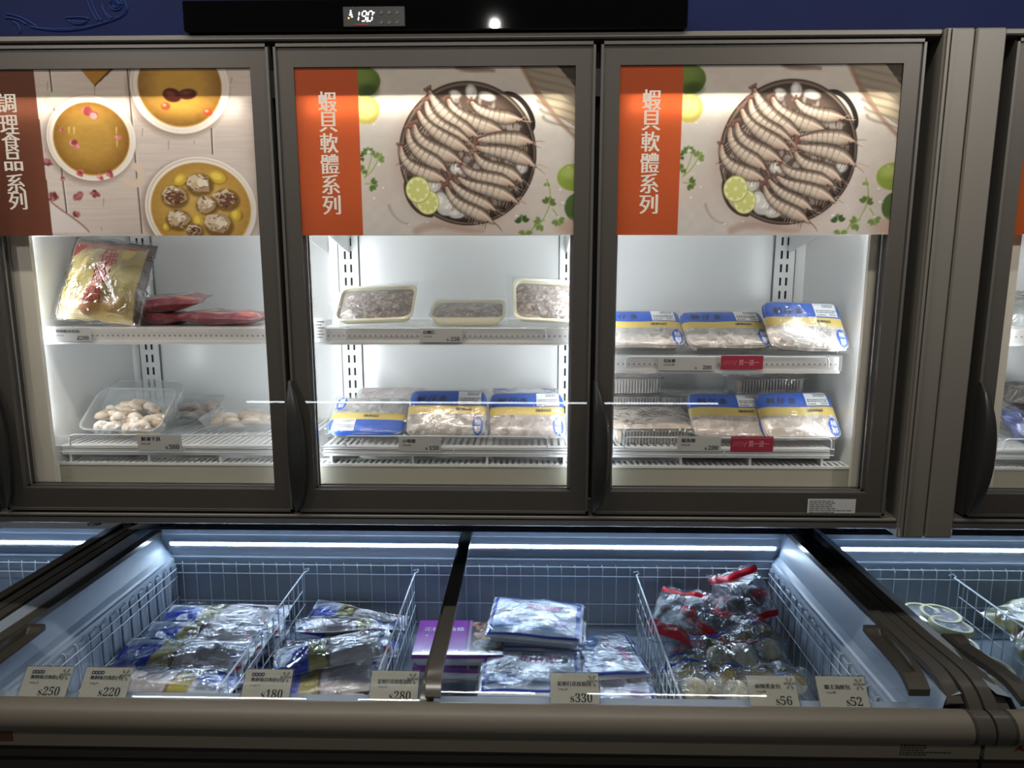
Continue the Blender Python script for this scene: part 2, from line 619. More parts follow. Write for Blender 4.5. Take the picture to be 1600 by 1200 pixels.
class Paint:
    def __init__(s, w, h, col):
        s.w, s.h = w, h
        s.a = np.zeros((h, w, 3))
        s.a[:] = np.array(col, float)
        s.X, s.Y = np.meshgrid(np.arange(w) + 0.5, np.arange(h) + 0.5)

    def mix(s, mask, col):
        mk = mask[..., None]
        s.a = s.a * (1 - mk) + np.array(col, float) * mk

    def shade(s, mask, k):
        s.a = s.a * (1 - mask[..., None] * (1 - k))

    def ell(s, cx, cy, rx, ry, col, rot=0.0, soft=1.0, alpha=1.0):
        c, n = math.cos(rot), math.sin(rot)
        x = (s.X - cx) * c + (s.Y - cy) * n
        y = -(s.X - cx) * n + (s.Y - cy) * c
        d = (np.sqrt((x / rx) ** 2 + (y / ry) ** 2) - 1) * min(rx, ry)
        s.mix(np.clip(0.5 - d / soft, 0, 1) * alpha, col)

    def poly(s, pts, col, alpha=1.0):
        inside = np.zeros((s.h, s.w), bool)
        n = len(pts)
        for i in range(n):
            x0, y0 = pts[i]
            x1, y1 = pts[(i + 1) % n]
            if y0 == y1:
                continue
            c = ((y0 > s.Y) != (y1 > s.Y)) & (s.X < (x1 - x0) * (s.Y - y0) / (y1 - y0) + x0)
            inside ^= c
        s.mix(inside * alpha, col)

    def near(s, pts):
        pts = np.asarray(pts, float)
        D = np.full((s.h, s.w), 1e9)
        T = np.zeros((s.h, s.w))
        S = np.zeros((s.h, s.w))
        n = len(pts) - 1
        for i in range(n):
            a, b = pts[i], pts[i + 1]
            d = b - a
            L = (d * d).sum() + 1e-9
            t = np.clip(((s.X - a[0]) * d[0] + (s.Y - a[1]) * d[1]) / L, 0, 1)
            ex = s.X - a[0] - t * d[0]
            ey = s.Y - a[1] - t * d[1]
            q = np.sqrt(ex * ex + ey * ey)
            k = q < D
            D = np.where(k, q, D)
            T = np.where(k, (i + t) / n, T)
            S = np.where(k, np.sign(d[0] * ey - d[1] * ex), S)
        return D, T, S

    def stroke(s, pts, r0, r1, col, alpha=1.0, soft=1.0):
        pts = np.asarray(pts, float)
        R = max(r0, r1) + 3
        x0, x1 = int(max(0, pts[:, 0].min() - R)), int(min(s.w, pts[:, 0].max() + R))
        y0, y1 = int(max(0, pts[:, 1].min() - R)), int(min(s.h, pts[:, 1].max() + R))
        if x1 <= x0 or y1 <= y0:
            return
        q = s.sub(x0, x1, y0, y1)
        D, T, S = q.near(pts)
        r = r0 + (r1 - r0) * T
        q.mix(np.clip(0.5 + (r - D) / soft, 0, 1) * alpha, col)
        s.a[y0:y1, x0:x1] = q.a

    def sub(s, x0, x1, y0, y1):
        q = Paint.__new__(Paint)
        q.w, q.h = x1 - x0, y1 - y0
        q.a = s.a[y0:y1, x0:x1].copy()
        q.X, q.Y = s.X[y0:y1, x0:x1], s.Y[y0:y1, x0:x1]
        return q

    def shrimp(s, ctrl, r, rng):  # a printed prawn
        """head end last"""
        pts = bez(ctrl, 26)
        R = r * 2.4
        x0, x1 = int(max(0, pts[:, 0].min() - R)), int(min(s.w, pts[:, 0].max() + R))
        y0, y1 = int(max(0, pts[:, 1].min() - R)), int(min(s.h, pts[:, 1].max() + R))
        if x1 <= x0 or y1 <= y0:
            return
        d = pts[-1] - pts[-4]
        d = d / (np.linalg.norm(d) + 1e-9)
        nrm = np.array([-d[1], d[0]])
        for k in range(5):
            a = pts[-2] - d * rng.uniform(0, 5)
            e = a + d * rng.uniform(10, 24) + nrm * rng.uniform(-12, 12)
            s.stroke(bez([a, (a + e) / 2 + nrm * rng.uniform(-4, 4), e], 8), 0.6, 0.3, rng.choice([(206, 186, 170), (176, 146, 132), (120, 92, 80)]), 0.85)
        for k in range(5, 24):
            dd = pts[k + 1] - pts[k]
            dd = dd / (np.linalg.norm(dd) + 1e-9)
            nn = np.array([-dd[1], dd[0]])
            a = pts[k] + nn * r * 0.7
            s.stroke([a, a + nn * r * rng.uniform(0.5, 0.95) + dd * rng.uniform(0, 3)], 0.8, 0.4, rng.choice([(172, 148, 134), (198, 178, 162), (126, 102, 90)]), 0.9)
        d0 = pts[0] - pts[2]
        d0 = d0 / (np.linalg.norm(d0) + 1e-9)
        n0 = np.array([-d0[1], d0[0]])
        for k in (-1, 0, 1):
            s.stroke([pts[0], pts[0] + d0 * r * 0.55 + n0 * k * r * 0.38], r * 0.12, r * 0.2, (128, 92, 82), 0.9)
        q = s.sub(x0, x1, y0, y1)
        D, T, S = q.near(pts)
        prof = np.interp(T, [0, 0.06, 0.2, 0.4, 0.62, 0.76, 0.88, 1.0], [0.34, 0.42, 0.60, 0.82, 0.95, 0.98, 0.66, 0.08]) * r
        q.shade(np.clip((prof + 2.5 - D) / 3, 0, 1) * 0.55, 0.45)
        mask = np.clip(0.5 + (prof - D), 0, 1)
        sd = S * D / np.maximum(prof, 0.5)
        base = np.array([200, 184, 168.0])
        back = np.array([150, 128, 112.0])
        head = np.array([172, 140, 122.0])
        tail = np.array([150, 110, 96.0])
        c = base + (back - base) * np.clip(-sd * 0.9 + 0.1, 0, 1)[..., None]
        c = c + (head - c) * (np.clip((T - 0.72) * 5, 0, 1) * 0.7)[..., None]
        c = c + (tail - c) * (np.clip((0.12 - T) * 9, 0, 1) * 0.7)[..., None]
        seg = np.where((T > 0.12) & (T < 0.72), (np.cos((T - 0.12) / 0.6 * 2 * PI * 6) * 0.5 + 0.5) ** 5, 0)
        c = c * (1 - 0.17 * seg)[..., None]
        g = np.sin(q.X * 1.9 + rng.uniform(0, 6)) * np.sin(q.Y * 1.7 + rng.uniform(0, 6))
        c = c * (1 + 0.07 * g)[..., None]
        c = c * (1.06 - 0.52 * np.clip(np.abs(sd), 0, 1) ** 2)[..., None]
        hl = np.clip(1 - np.abs(sd + 0.3) * 3.2, 0, 1) * (1 - seg) * 0.75
        c = c + (np.array([244, 236, 224.0]) - c) * hl[..., None]
        q.a = q.a * (1 - mask[..., None]) + c * mask[..., None]
        s.a[y0:y1, x0:x1] = q.a
        e = pts[-3] + nrm * r * 0.3
        s.ell(e[0], e[1], 1.0, 1.0, (40, 30, 28))

    def lin(s):
        c = np.clip(s.a, 0, 255) / 255
        return np.where(c <= 0.04045, c / 12.92, ((c + 0.055) / 1.055) ** 2.4)


def sampler(p):
    L = p.lin()

    def f(u, v):
        i = min(p.w - 1, max(0, int(u * p.w)))
        j = min(p.h - 1, max(0, int((1 - v) * p.h)))
        return L[j, i]
    return f


def flat_print(name, p, fn, mats, parent, world=True):
    """one flat sheet, a vertex per painted cell; fn(u, v) -> point, v up"""
    L = p.lin()
    me = bpy.data.meshes.new(name)
    w, h = p.w, p.h
    U = (np.arange(w)) / (w - 1)
    Vv = 1 - (np.arange(h)) / (h - 1)
    P00, P10, P01 = [np.array(fn(*q)) for q in ((0, 0), (1, 0), (0, 1))]
    off = np.zeros(3)
    q = parent
    while world and q is not None:
        off += np.array(q.location)
        q = q.parent
    co = (P00 - off) + U[None, :, None] * (P10 - P00) + Vv[:, None, None] * (P01 - P00)
    idx = np.arange(w * h).reshape(h, w)
    F = np.stack([idx[1:, :-1], idx[1:, 1:], idx[:-1, 1:], idx[:-1, :-1]], -1).reshape(-1, 4)
    me.from_pydata(co.reshape(-1, 3).tolist(), [], F.tolist())
    me.materials.append(M[mats])
    ca = me.color_attributes.new('Col', 'FLOAT_COLOR', 'POINT')
    arr = np.ones((w * h, 4), np.float32)
    arr[:, :3] = L.reshape(-1, 3)
    ca.data.foreach_set('color', arr.ravel())
    me.update()
    o = bpy.data.objects.new(name, me)
    COL.objects.link(o)
    o.parent = parent
    return o

# dashed rows of aisle lamps: their light, and their streaks in the curved lids
for _x in (-1.75, -0.45, 0.85):
    area('aisle_lamp_row', (_x, -0.75, 3.3), (math.radians(8), 0, 0), 1.0, 0.07, 18, (1.0, 0.93, 0.82))
# LED strip of the freezer on the far side of the aisle, mirrored in the door glass
area('facing_freezer_led', (-0.35, -3.44, 0.76), (math.radians(90), 0, 0), 3.6, 0.014, 2.4, (0.8, 0.9, 1.0))

# ================================================================== the setting
def structure(o):
    o['kind'] = 'structure'
    return o


b = MB()
b.box(-6, 6, -6, 2.4, -0.1, 0.0)
structure(b.build('floor', 'floor'))
b = MB()
b.box(-6, 6, -6, 2.4, 3.9, 4.0)
structure(b.build('ceiling', 'ceil'))
b = MB()
b.box(-6, 6, 0.95, 1.05, 0.0, 3.9)
structure(b.build('wall_back', 'wall'))

# blue fascia board over the cabinets, with a line-drawn fish
fas = thing('fascia_board', 'dark blue fascia board with a pale line drawing of a fish, above the glass-door cabinets', 'sign', (-0.2, 0.1, 2.285))
b = MB()
b.box(-3.2, 3.0, 0.075, 0.12, 2.285, 3.0)
b.build('board', 'wall', fas)
b = MB()


def fz(px, py):
    p = at(px, py, 0.074)
    return (p.x, p.y, p.z)


def fish_line(pts, r=0.0022):
    P = bez(pts, 22) if len(pts) <= 5 else pts
    b.tube([fz(*p) for p in P], r, 4)


for L in ([(10, 22), (30, 24), (48, 34), (60, 44)], [(48, 42), (80, 50), (120, 50), (150, 40)], [(60, 44), (90, 47), (130, 47), (168, 34)],
          [(150, 40), (175, 32), (190, 28), (196, 20)], [(196, 20), (201, 12), (198, 4), (188, -6)], [(136, -2), (140, 14), (146, 24), (152, 32)],
          [(142, -4), (146, 12), (150, 22), (158, 32)], [(160, 6), (162, 18), (166, 26), (172, 30)], [(158, 10), (164, 20), (168, 26), (176, 28)],
          [(102, 28), (118, 27), (130, 26), (140, 30)], [(106, 31), (114, 38), (124, 40), (134, 35)], [(112, 32), (120, 36), (128, 36), (136, 33)],
          [(20, 34), (30, 38), (34, 46), (30, 52)], [(180, 28), (188, 28), (191, 24), (195, 14)], [(8, 28), (20, 28), (30, 30), (40, 38)]):
    fish_line(L)
for rr in (3, 6, 10):
    b.tube([fz(181 + rr * math.cos(t * PI / 10), 7 + rr * 0.9 * math.sin(t * PI / 10)) for t in range(20)], 0.0022, 4, closed=True)
b.build('fish_drawing', 'fishline', fas)

# ================================================================== glass-door cabinets
DZ0, DZ1 = 1.1387, 2.2554            # doors, bottom and top
DPX = 0.749                          # door pitch
CX = -0.219                          # axis of the middle cabinet


def handle_mesh():
    b = MB()
    z0, z1 = 1.147 - DZ0, 1.478 - DZ0
    n = 26
    rows = []
    for i in range(n + 1):
        t = i / n
        z = z0 + (z1 - z0) * t
        w = 0.012 + 0.030 * max(0.0, 1 - abs(2 * t - 0.94) ** 2.3)
        if t < 0.08:
            w = 0.012 + (w - 0.012) * (t / 0.08) ** 0.6
        d = 0.016 + 0.032 * max(0.0, 1 - abs(2 * t - 1) ** 2.6)
        ring = [(0.000, 0.0), (0.000, -d * 0.75), (0.003, -d * 0.96), (w * 0.35, -d), (w * 0.8, -d * 0.9), (w, -d * 0.62), (w * 0.86, -d * 0.3), (w * 0.6, 0.0)]
        rows.append([b.vert((x, y, z)) for x, y in ring])
    for i in range(n):
        for k in range(8):
            b.face((rows[i][k], rows[i + 1][k], rows[i + 1][(k + 1) % 8], rows[i][(k + 1) % 8]))
    b.face(rows[0])
    b.face(rows[-1][::-1])
    return b


ART = {}


def make_door(cab, x0, x1, art=None, words=None, label=None):
    """door leaf: frame (the door itself) with glass, spacer, poster, lettering and handle"""
    w, h = x1 - x0, DZ1 - DZ0
    d = thing('tmp', '', '', (0, 0, 0))
    bpy.data.objects.remove(d)
    L, Rr, T, B = 0.044, 0.045, 0.050, 0.057
    b = MB()
    for (a0, a1, c0, c1) in ((0, w, 0, B), (0, w, h - T, h), (0, L, B, h - T), (w - Rr, w, B, h - T)):
        b.box(a0, a1, 0.001, 0.042, c0, c1)
    # raised edge bead round the leaf
    for (a0, a1, c0, c1) in ((0, w, 0, 0.006), (0, w, h - 0.007, h), (0, 0.006, 0, h), (w - 0.006, w, 0, h)):
        b.box(a0, a1, -0.004, 0.002, c0, c1)
    o = b.build('door', 'frame', None)
    o.parent = cab
    o.location = Vector((x0, 0.0, DZ0)) - cab.location
    if label:
        o['label'] = label
    b = MB()
    b.box(0.0065, w - 0.0065, -0.0012, 0.0008, 0.0065, h - 0.0075)
    b.build('door_glass', 'glass', o, world=False)
    b = MB()
    q = 0.012
    for y in (0.018, 0.036):
        for (a0, a1, c0, c1) in ((L, L + q * 0.5, B, h - T), (w - Rr - q * 0.5, w - Rr, B, h - T), (L, w - Rr, B, B + q * 0.4)):
            b.box(a0, a1, y, y + 0.005, c0, c1)
    b.build('spacer_bar', 'alu', o, world=False)
    hb = handle_mesh()
    for i, v in enumerate(hb.v):
        hb.v[i] = (v[0] - 0.004, v[1] - 0.0015, v[2])
    hb.build('door_handle', 'frame_dark', o, world=False, smooth='auto', angle=35)
    if art is not None:
        pz0, pz1 = 1.8275 - DZ0, h - T
        px0, px1 = L - 0.0005, w - Rr + 0.0005
        flat_print('poster', art, lambda u, v: (px0 + (px1 - px0) * u, 0.0045, pz0 + (pz1 - pz0) * v), 'poster', o, world=False)
        if words:
            b = MB()
            chars, fx, tops, hh, ww = words
            for ch, z in zip(chars, tops):
                text(b, ch, fx, z - DZ0, hh, lambda a, c: (a, 0.0040, c), width=ww, bold=0.055, align='c', fit=True)
            b.build('poster_lettering', 'posterw', o, world=False)
    return o


def cabinet_shell(cab, xa, xb, n, x_first, panel_l=True, panel_r=True):
    """body, trims, liner, mullions and LED bars of a cabinet whose doors start at x_first"""
    li, ri = xa + 0.178, xb - 0.149            # liner walls
    yb = 0.47
    b = MB()
    b.box(xa, xb, 0.06, 0.60, 2.215, 2.272)            # top
    b.box(xa, xb, 0.05, 0.60, 1.108, 1.165)            # bottom
    b.box(xa, xb, 0.54, 0.60, 1.16, 2.22)              # back
    b.box(xa, li - 0.03, 0.06, 0.60, 1.16, 2.22)
    b.box(ri + 0.03, xb, 0.06, 0.60, 1.16, 2.22)
    b.build('cabinet_body', 'panel', cab)
    for side, x0, x1 in (('l', xa, xa + 0.067), ('r', xb - 0.067, xb)):
        b = MB()
        b.box(x0, x1, -0.012, 0.06, 1.084, 2.2755, bev=0.004)
        s = x1 if side == 'l' else x0
        k = -1 if side == 'l' else 1
        if s < xb - 0.5 and xa > 0 and side == 'l':
            pass
        else:
            for e in (0.003, 0.013):
                b.box(min(s + k * e, s + k * (e + 0.006)), max(s + k * e, s + k * (e + 0.006)), -0.018, -0.010, 1.09, 2.272)
        b.build('end_panel', 'panel', cab)
    b = MB()
    b.box(xa + 0.067, xb - 0.067, -0.004, 0.06, 2.262, 2.2755, bev=0.003)
    b.build('top_trim', 'panel', cab)
    b = MB()
    b.box(xa + 0.067, xb - 0.067, 0.01, 0.06, 1.108, 1.1335)
    b.box(xa + 0.067, xb - 0.067, -0.006, 0.012, 1.1235, 1.1315, bev=0.002)
    b.build('bottom_trim', 'panel', cab)
    b = MB()
    b.prism([(-0.004, 1.1065), (-0.004, 1.121), (0.01, 1.122), (0.06, 1.108), (0.06, 1.100), (0.01, 1.100)], lambda y, z, x: (x, y, z), xa + 0.067, xb - 0.067)
    b.build('bottom_rail', 'alu', cab)
    # liner: floor, back, sides, top
    b = MB()
    b.box(li, ri, yb, yb + 0.02, 1.165, 2.215)
    b.box(li - 0.03, li, 0.06, yb + 0.02, 1.165, 2.215)
    b.box(ri, ri + 0.03, 0.06, yb + 0.02, 1.165, 2.215)
    b.box(li - 0.03, ri + 0.03, 0.06, yb + 0.02, 2.175, 2.215)
    b.box(li - 0.03, ri + 0.03, 0.06, yb + 0.02, 1.160, 1.176)
    b.build('liner', 'linerup', cab)
    b = MB()
    b.box(li - 0.036, li + 0.015, 0.048, 0.060, 1.165, 2.20)
    b.box(ri - 0.015, ri + 0.036, 0.048, 0.060, 1.165, 2.20)
    b.box(li - 0.036, ri + 0.036, 0.048, 0.060, 1.160, 1.178)
    b.build('front_flange', 'flange', cab)
    b = MB()                                            # header lip right behind the poster
    b.box(li - 0.036, ri + 0.036, 0.0085, 0.060, 2.140, 2.2)
    b.build('header_lip', 'frame_dark', cab)
    b = MB()
    xs = [x_first + DPX * i - 0.006 for i in range(1, n)]
    for x in xs:
        b.box(x - 0.022, x + 0.022, 0.045, 0.062, 1.165, 2.20)
    b.box(li - 0.07, li - 0.036, 0.045, 0.062, 1.14, 2.25)
    b.box(ri + 0.036, ri + 0.07, 0.045, 0.062, 1.14, 2.25)
    b.box(li - 0.07, ri + 0.07, 0.045, 0.055, 2.20, 2.262)
    b.build('mullion', 'black', cab)
    for x in xs:
        b = MB()
        b.quad((x - 0.012, 0.0625, 1.20), (x - 0.012, 0.0625, 2.13), (x + 0.012, 0.0625, 2.13), (x + 0.012, 0.0625, 1.20))
        b.build('led_bar', 'led_up', cab)
    for x, k in ((li + 0.009, -1), (ri - 0.009, 1)):
        b = MB()
        b.quad((x, 0.0605, 1.33), (x, 0.0605, 2.13), (x + k * 0.006, 0.0725, 2.13), (x + k * 0.006, 0.0725, 1.33))
        b.build('led_bar', 'led_end', cab)
    for i in range(n):
        b = MB()
        xc = x_first + DPX * i + 0.365
        b.box(xc - 0.30, xc + 0.30, 0.022, 0.030, 2.118, 2.126)
        b.build('header_tube', 'led_top', cab)
    # return-air grille and apron along the front of the floor
    gx0, gx1 = li - 0.030, ri + 0.010
    b = MB()
    b.box(gx0, gx1, 0.088, 0.100, 1.176, 1.234)
    b.box(gx0, gx1, 0.064, 0.100, 1.170, 1.178)
    b.build('apron', 'apron', cab)
    b = MB()
    b.box(gx0, gx1, 0.086, 0.094, 1.233, 1.239)
    b.box(gx0, gx1, 0.131, 0.140, 1.233, 1.239)
    k = 0
    x = gx0
    while x < gx1 - 0.009:
        b.box(x, x + 0.0085, 0.094, 0.131, 1.234, 1.239)
        x += 0.0158
    b.box(gx0, gx1, 0.094, 0.131, 1.215, 1.2165, m=1)
    b.build('air_grille', ['shelf', 'black'], cab)
    return li, ri, yb


def uprights(cab, xs, yb):
    for x in xs:
        b = MB()
        b.box(x - 0.030, x + 0.030, yb - 0.008, yb, 1.24, 2.17)
        b.box(x - 0.0325, x - 0.0305, yb - 0.009, yb, 1.24, 2.17, m=1)
        b.box(x + 0.0305, x + 0.0325, yb - 0.009, yb, 1.24, 2.17, m=1)
        z = 1.30
        while z < 2.15:
            for s in (-0.010, 0.008):
                b.box(x + s - 0.003, x + s + 0.003, yb - 0.0088, yb - 0.0079, z, z + 0.024, m=2)
            z += 0.040
        b.build('shelf_upright', ['linerup', 'inkgrey', 'black'], cab)


def bay_shelf(cab, x0, x1, z, yb, guard=None, plain=False):
    """steel shelf with a clear price rail; guard = (xa, xb) of the wire fence"""
    b = MB()
    b.box(x0, x1, 0.092, yb - 0.03, z - 0.012, z)
    b.box(x0, x1, 0.088, 0.094, z - 0.034, z)
    b.box(x0, x1, 0.080, 0.094, z - 0.041, z - 0.034)
    n = int((x1 - x0) / 0.0135)
    for i in range(n):
        x = x0 + 0.01 + i * 0.0135
        b.box(x, x + 0.004, 0.0872, 0.0882, z - 0.021, z - 0.017, m=1)
    o = b.build('shelf', ['shelf', 'inkgrey'], cab)
    off = cab.location
    b = MB()
    b.box(x0 - 0.004, x1 + 0.004, 0.079, 0.082, z - 0.036, z + 0.004)
    b.box(x0 - 0.004, x1 + 0.004, 0.079, 0.090, z + 0.002, z + 0.005)
    b.build('price_rail', 'acryl', o)
    for xk in (x0 + 0.01, x1 - 0.01):
        b = MB()
        b.prism([(yb - 0.012, z - 0.012), (0.16, z - 0.012), (0.16, z - 0.018), (yb - 0.012, z - 0.075)], lambda y, zz, x: (x, y, zz), xk - 0.0015, xk + 0.0015)
        b.build('bracket', 'inkgrey' if False else 'shelf', o)
    if guard:
        xa, xb_ = guard
        b = MB()
        r = 0.010
        zt = z + 0.001
        zb = z - 0.026
        pts = [(xa, 0.076, zb), (xa, 0.076, zt - r), (xa + r * 0.3, 0.076, zt - r * 0.3), (xa + r, 0.076, zt), (xb_ - r, 0.076, zt), (xb_ - r * 0.3, 0.076, zt - r * 0.3), (xb_, 0.076, zt - r), (xb_, 0.076, zb)]
        b.tube(pts, 0.0019, 6)
        b.build('wire_guard', 'wire', o)
    return o


def deck(cab, x0, x1, yb, guard):
    """slotted bottom shelf with wire guard and clear riser"""
    z = 1.284
    b = MB()
    x = x0
    while x < x1 - 0.008:
        b.box(x, x + 0.0095, 0.115, yb - 0.02, z - 0.004, z)
        x += 0.0175
    for y in (0.110, 0.22, 0.33, yb - 0.03):
        b.box(x0, x1, y, y + 0.012, z - 0.009, z - 0.003)
    b.box(x0, x1, 0.098, 0.114, z - 0.010, z + 0.001)
    b.box(x0, x1, 0.098, 0.102, z - 0.026, z - 0.008)
    for f in (0.03, 0.36, 0.66, 0.97):
        xx = x0 + (x1 - x0) * f
        b.box(xx - 0.003, xx + 0.003, 0.10, 0.40, 1.178, z - 0.004)
    o = b.build('bottom_shelf', ['shelf'], cab)
    b = MB()
    b.box(x0 - 0.002, x1 + 0.002, 0.079, 0.082, z - 0.014, z + 0.030)
    b.build('price_rail', 'acryl', o)
    xa, xb_ = guard
    b = MB()
    r = 0.010
    zt, zb = z + 0.034, z + 0.005
    pts = [(xa, 0.076, zb), (xa, 0.076, zt - r), (xa + r * 0.3, 0.076, zt - r * 0.3), (xa + r, 0.076, zt), (xb_ - r, 0.076, zt), (xb_ - r * 0.3, 0.076, zt - r * 0.3), (xb_, 0.076, zt - r), (xb_, 0.076, zb)]
    b.tube(pts, 0.0021, 6)
    b.tube([(x0, 0.076, zb - 0.001), (x1, 0.076, zb - 0.001)], 0.0016, 6)
    b.tube([(x0, 0.076, z - 0.012), (x1, 0.076, z - 0.012)], 0.0014, 6)
    xm = (x0 + x1) / 2 + 0.02
    b.tube([(xm, 0.076, z - 0.012), (xm, 0.076, zb)], 0.0018, 6)
    b.build('wire_guard', 'wire', o)
    return o


def band_pts(py_list, px):
    return [at(px, y, 0.0).z for y in py_list]


# ---- artwork: prawns in a pan (middle and right doors), bowls of soup (first door)
def art_prawns():
    w, h = 400, 236
    X0, X1, Z0, Z1 = -0.5399, 0.1095, 1.8275, 2.2054

    def T(cx, cy):                      # point of the enlarged photo crop -> painter cell
        p = at(420 + cx / 3.0, cy / 3.0, 0.0)
        return np.array([(p.x - X0) / (X1 - X0) * w, (Z1 - p.z) / (Z1 - Z0) * h])

    def TT(*q):
        return [T(*p) for p in q]
    s = w / (1300.0)
    p = Paint(w, h, (206, 200, 193))
    n1 = vnoise(w, h, 5, 4, 1)
    n2 = vnoise(w, h, 40, 30, 2)
    p.a += ((n1 - 0.5) * 16 + (n2 - 0.5) * 8)[..., None]
    p.mix(np.clip((vnoise(w, h, 4, 3, 7) - 0.45) * 1.2, 0, 0.35) * np.clip((p.Y / h - 0.35) * 2, 0, 1), (196, 172, 162))
    rng = random.Random(4)
    # printed soft shape beside the pan, cloth at the upper corner
    p.ell(*T(900, 745), 330 * s, 330 * s, (182, 160, 150), soft=16, alpha=0.55)
    p.poly(TT((1180, 300), (1445, 300), (1445, 600), (1380, 560), (1290, 500), (1230, 410)), (150, 140, 126))
    p.poly(TT((1270, 425), (1350, 430), (1440, 500), (1440, 590), (1340, 530)), (186, 172, 150))
    p.poly(TT((1350, 305), (1445, 305), (1445, 420)), (58, 52, 44))
    for k in range(7):
        y = 320 + k * 38
        p.stroke(bez(TT((1200 + k * 14, y), (1290, y + 30), (1400, y + 34), (1445, y + 70))), 2.2, 1.0, (120, 112, 98), 0.6, 3)
    p.stroke(bez(TT((1180, 300), (1240, 420), (1300, 520), (1445, 650))), 3.5, 2.5, (142, 108, 88), 0.7, 4)
    p.stroke(bez(TT((880, 305), (930, 335), (1000, 320), (1050, 330))), 5, 2, (90, 60, 50), 0.6, 4)
    # lime and slices by the strip
    p.ell(*T(440, 380), 78 * s, 66 * s, (86, 108, 46), soft=2)
    p.ell(*T(425, 355), 60 * s, 40 * s, (120, 142, 74), soft=12, alpha=0.8)
    p.ell(*T(465, 425), 40 * s, 26 * s, (52, 70, 30), soft=8, alpha=0.8)
    p.ell(*T(452, 515), 62 * s, 64 * s, (190, 178, 92), soft=2)
    p.ell(*T(447, 508), 50 * s, 50 * s, (216, 204, 132), soft=4)
    # limes on the other side
    p.ell(*T(1425, 830), 76 * s, 62 * s, (140, 160, 66), soft=2)
    p.ell(*T(1410, 805), 40 * s, 26 * s, (178, 192, 110), soft=10)
    p.ell(*T(1445, 970), 62 * s, 66 * s, (80, 106, 54), soft=2)
    p.ell(*T(1430, 1060), 90 * s, 40 * s, (196, 158, 138), soft=8, alpha=0.6)
    # herb sprigs

    def leaf(x, y, r, a, c):
        for k in range(5):
            t = a + (k - 2) * 0.62
            p.ell(*T(x + math.cos(t) * r * 0.6, y + math.sin(t) * r * 0.6), r * 0.40 * s, r * 0.25 * s, c, rot=t, soft=1.6)
        p.stroke(TT((x, y), (x + math.cos(a) * r, y + math.sin(a) * r)), 0.6, 0.4, (176, 196, 120))
    g1, g2, g3 = (92, 116, 60), (122, 144, 82), (66, 88, 48)
    for st in (((445, 830), (470, 780), (480, 720)), ((445, 830), (490, 800), (510, 740)), ((450, 860), (470, 860), (490, 862)), ((1300, 840), (1325, 900), (1330, 980), (1250, 1070)), ((1330, 980), (1350, 1010)), ((1220, 1090), (1250, 1040), (1290, 1030))):
        p.stroke(bez(TT(*st)), 0.9, 0.7, (150, 170, 92))
    for q in ((462, 722, 34, -1.6, g1), (505, 745, 34, -0.9, g2), (448, 790, 26, 2.6, g1), (474, 862, 34, 0.2, g1), (440, 735, 20, 3, g3), (1308, 955, 36, -1.3, g1), (1350, 1025, 34, 1.2, g2), (1275, 1045, 38, 2.8, g2), (1185, 1040, 36, -1.7, g3), (1200, 1080, 34, 1.6, g2), (1300, 870, 16, -1.5, g2)):
        leaf(*q)
    for k in range(46):
        x, y = rng.uniform(450, 1420), rng.uniform(560, 1090)
        if (x - 925) ** 2 + (y - 725) ** 2 < 350 ** 2:
            continue
        r = rng.uniform(3, 15)
        q = T(x, y)
        p.ell(q[0], q[1], r * s, r * 0.7 * s, (190, 182, 176), soft=1.5, alpha=0.6)
        p.ell(q[0] - 0.6, q[1] - 0.6, r * 0.6 * s, r * 0.45 * s, (236, 232, 228), soft=1.2, alpha=0.8)
    p.stroke(bez(TT((690, 1080), (800, 1020), (900, 1090), (1000, 1080))), 6, 3, (170, 136, 122), 0.5, 6)
    p.stroke(bez(TT((560, 960), (570, 1010), (620, 1050), (650, 1045))), 2, 1, (168, 150, 142), 0.7, 3)
    # pan with rim and two handles
    p.stroke(bez(TT((1100, 440), (1190, 420), (1270, 590), (1220, 612)), 40), 3.4, 3.4, (38, 34, 32))
    p.stroke(bez(TT((650, 830), (610, 870), (660, 1010), (760, 1010)), 40), 2.4, 2.4, (70, 58, 50))
    c = T(928, 722)
    p.ell(c[0], c[1], 322 * s, 328 * s, (66, 56, 50), soft=1.5)
    p.ell(c[0], c[1], 314 * s, 320 * s, (120, 106, 94), soft=1.5)
    p.ell(c[0] + 1, c[1] + 1, 306 * s, 311 * s, (46, 38, 34), soft=1.5)
    p.ell(c[0] - 2, c[1] - 2, 284 * s, 290 * s, (92, 78, 70), soft=14)
    # ice
    for k in range(150):
        a, r = rng.uniform(0, 6.28), 280 * math.sqrt(rng.random())
        q = T(928 + r * math.cos(a), 722 + r * math.sin(a))
        v = rng.uniform(150, 215)
        p.ell(q[0], q[1], rng.uniform(2, 7), rng.uniform(2, 5), (v, v - 6, v - 10), rot=rng.uniform(0, 3), soft=2, alpha=0.55)
    for q in ((945, 430, 26, 34), (870, 440, 28, 18), (1020, 450, 40, 20), (770, 868, 36, 30), (840, 960, 60, 46), (800, 940, 34, 40), (880, 1000, 40, 22), (1185, 780, 26, 30), (880, 790, 34, 26)):
        c = T(q[0], q[1])
        p.ell(c[0], c[1], q[2] * s, q[3] * s, (206, 206, 204), soft=2.5, alpha=0.9, rot=rng.uniform(-0.5, 0.5))
        p.ell(c[0] - 1.5, c[1] - 1.5, q[2] * s * 0.55, q[3] * s * 0.5, (240, 240, 240), soft=2, alpha=0.8)
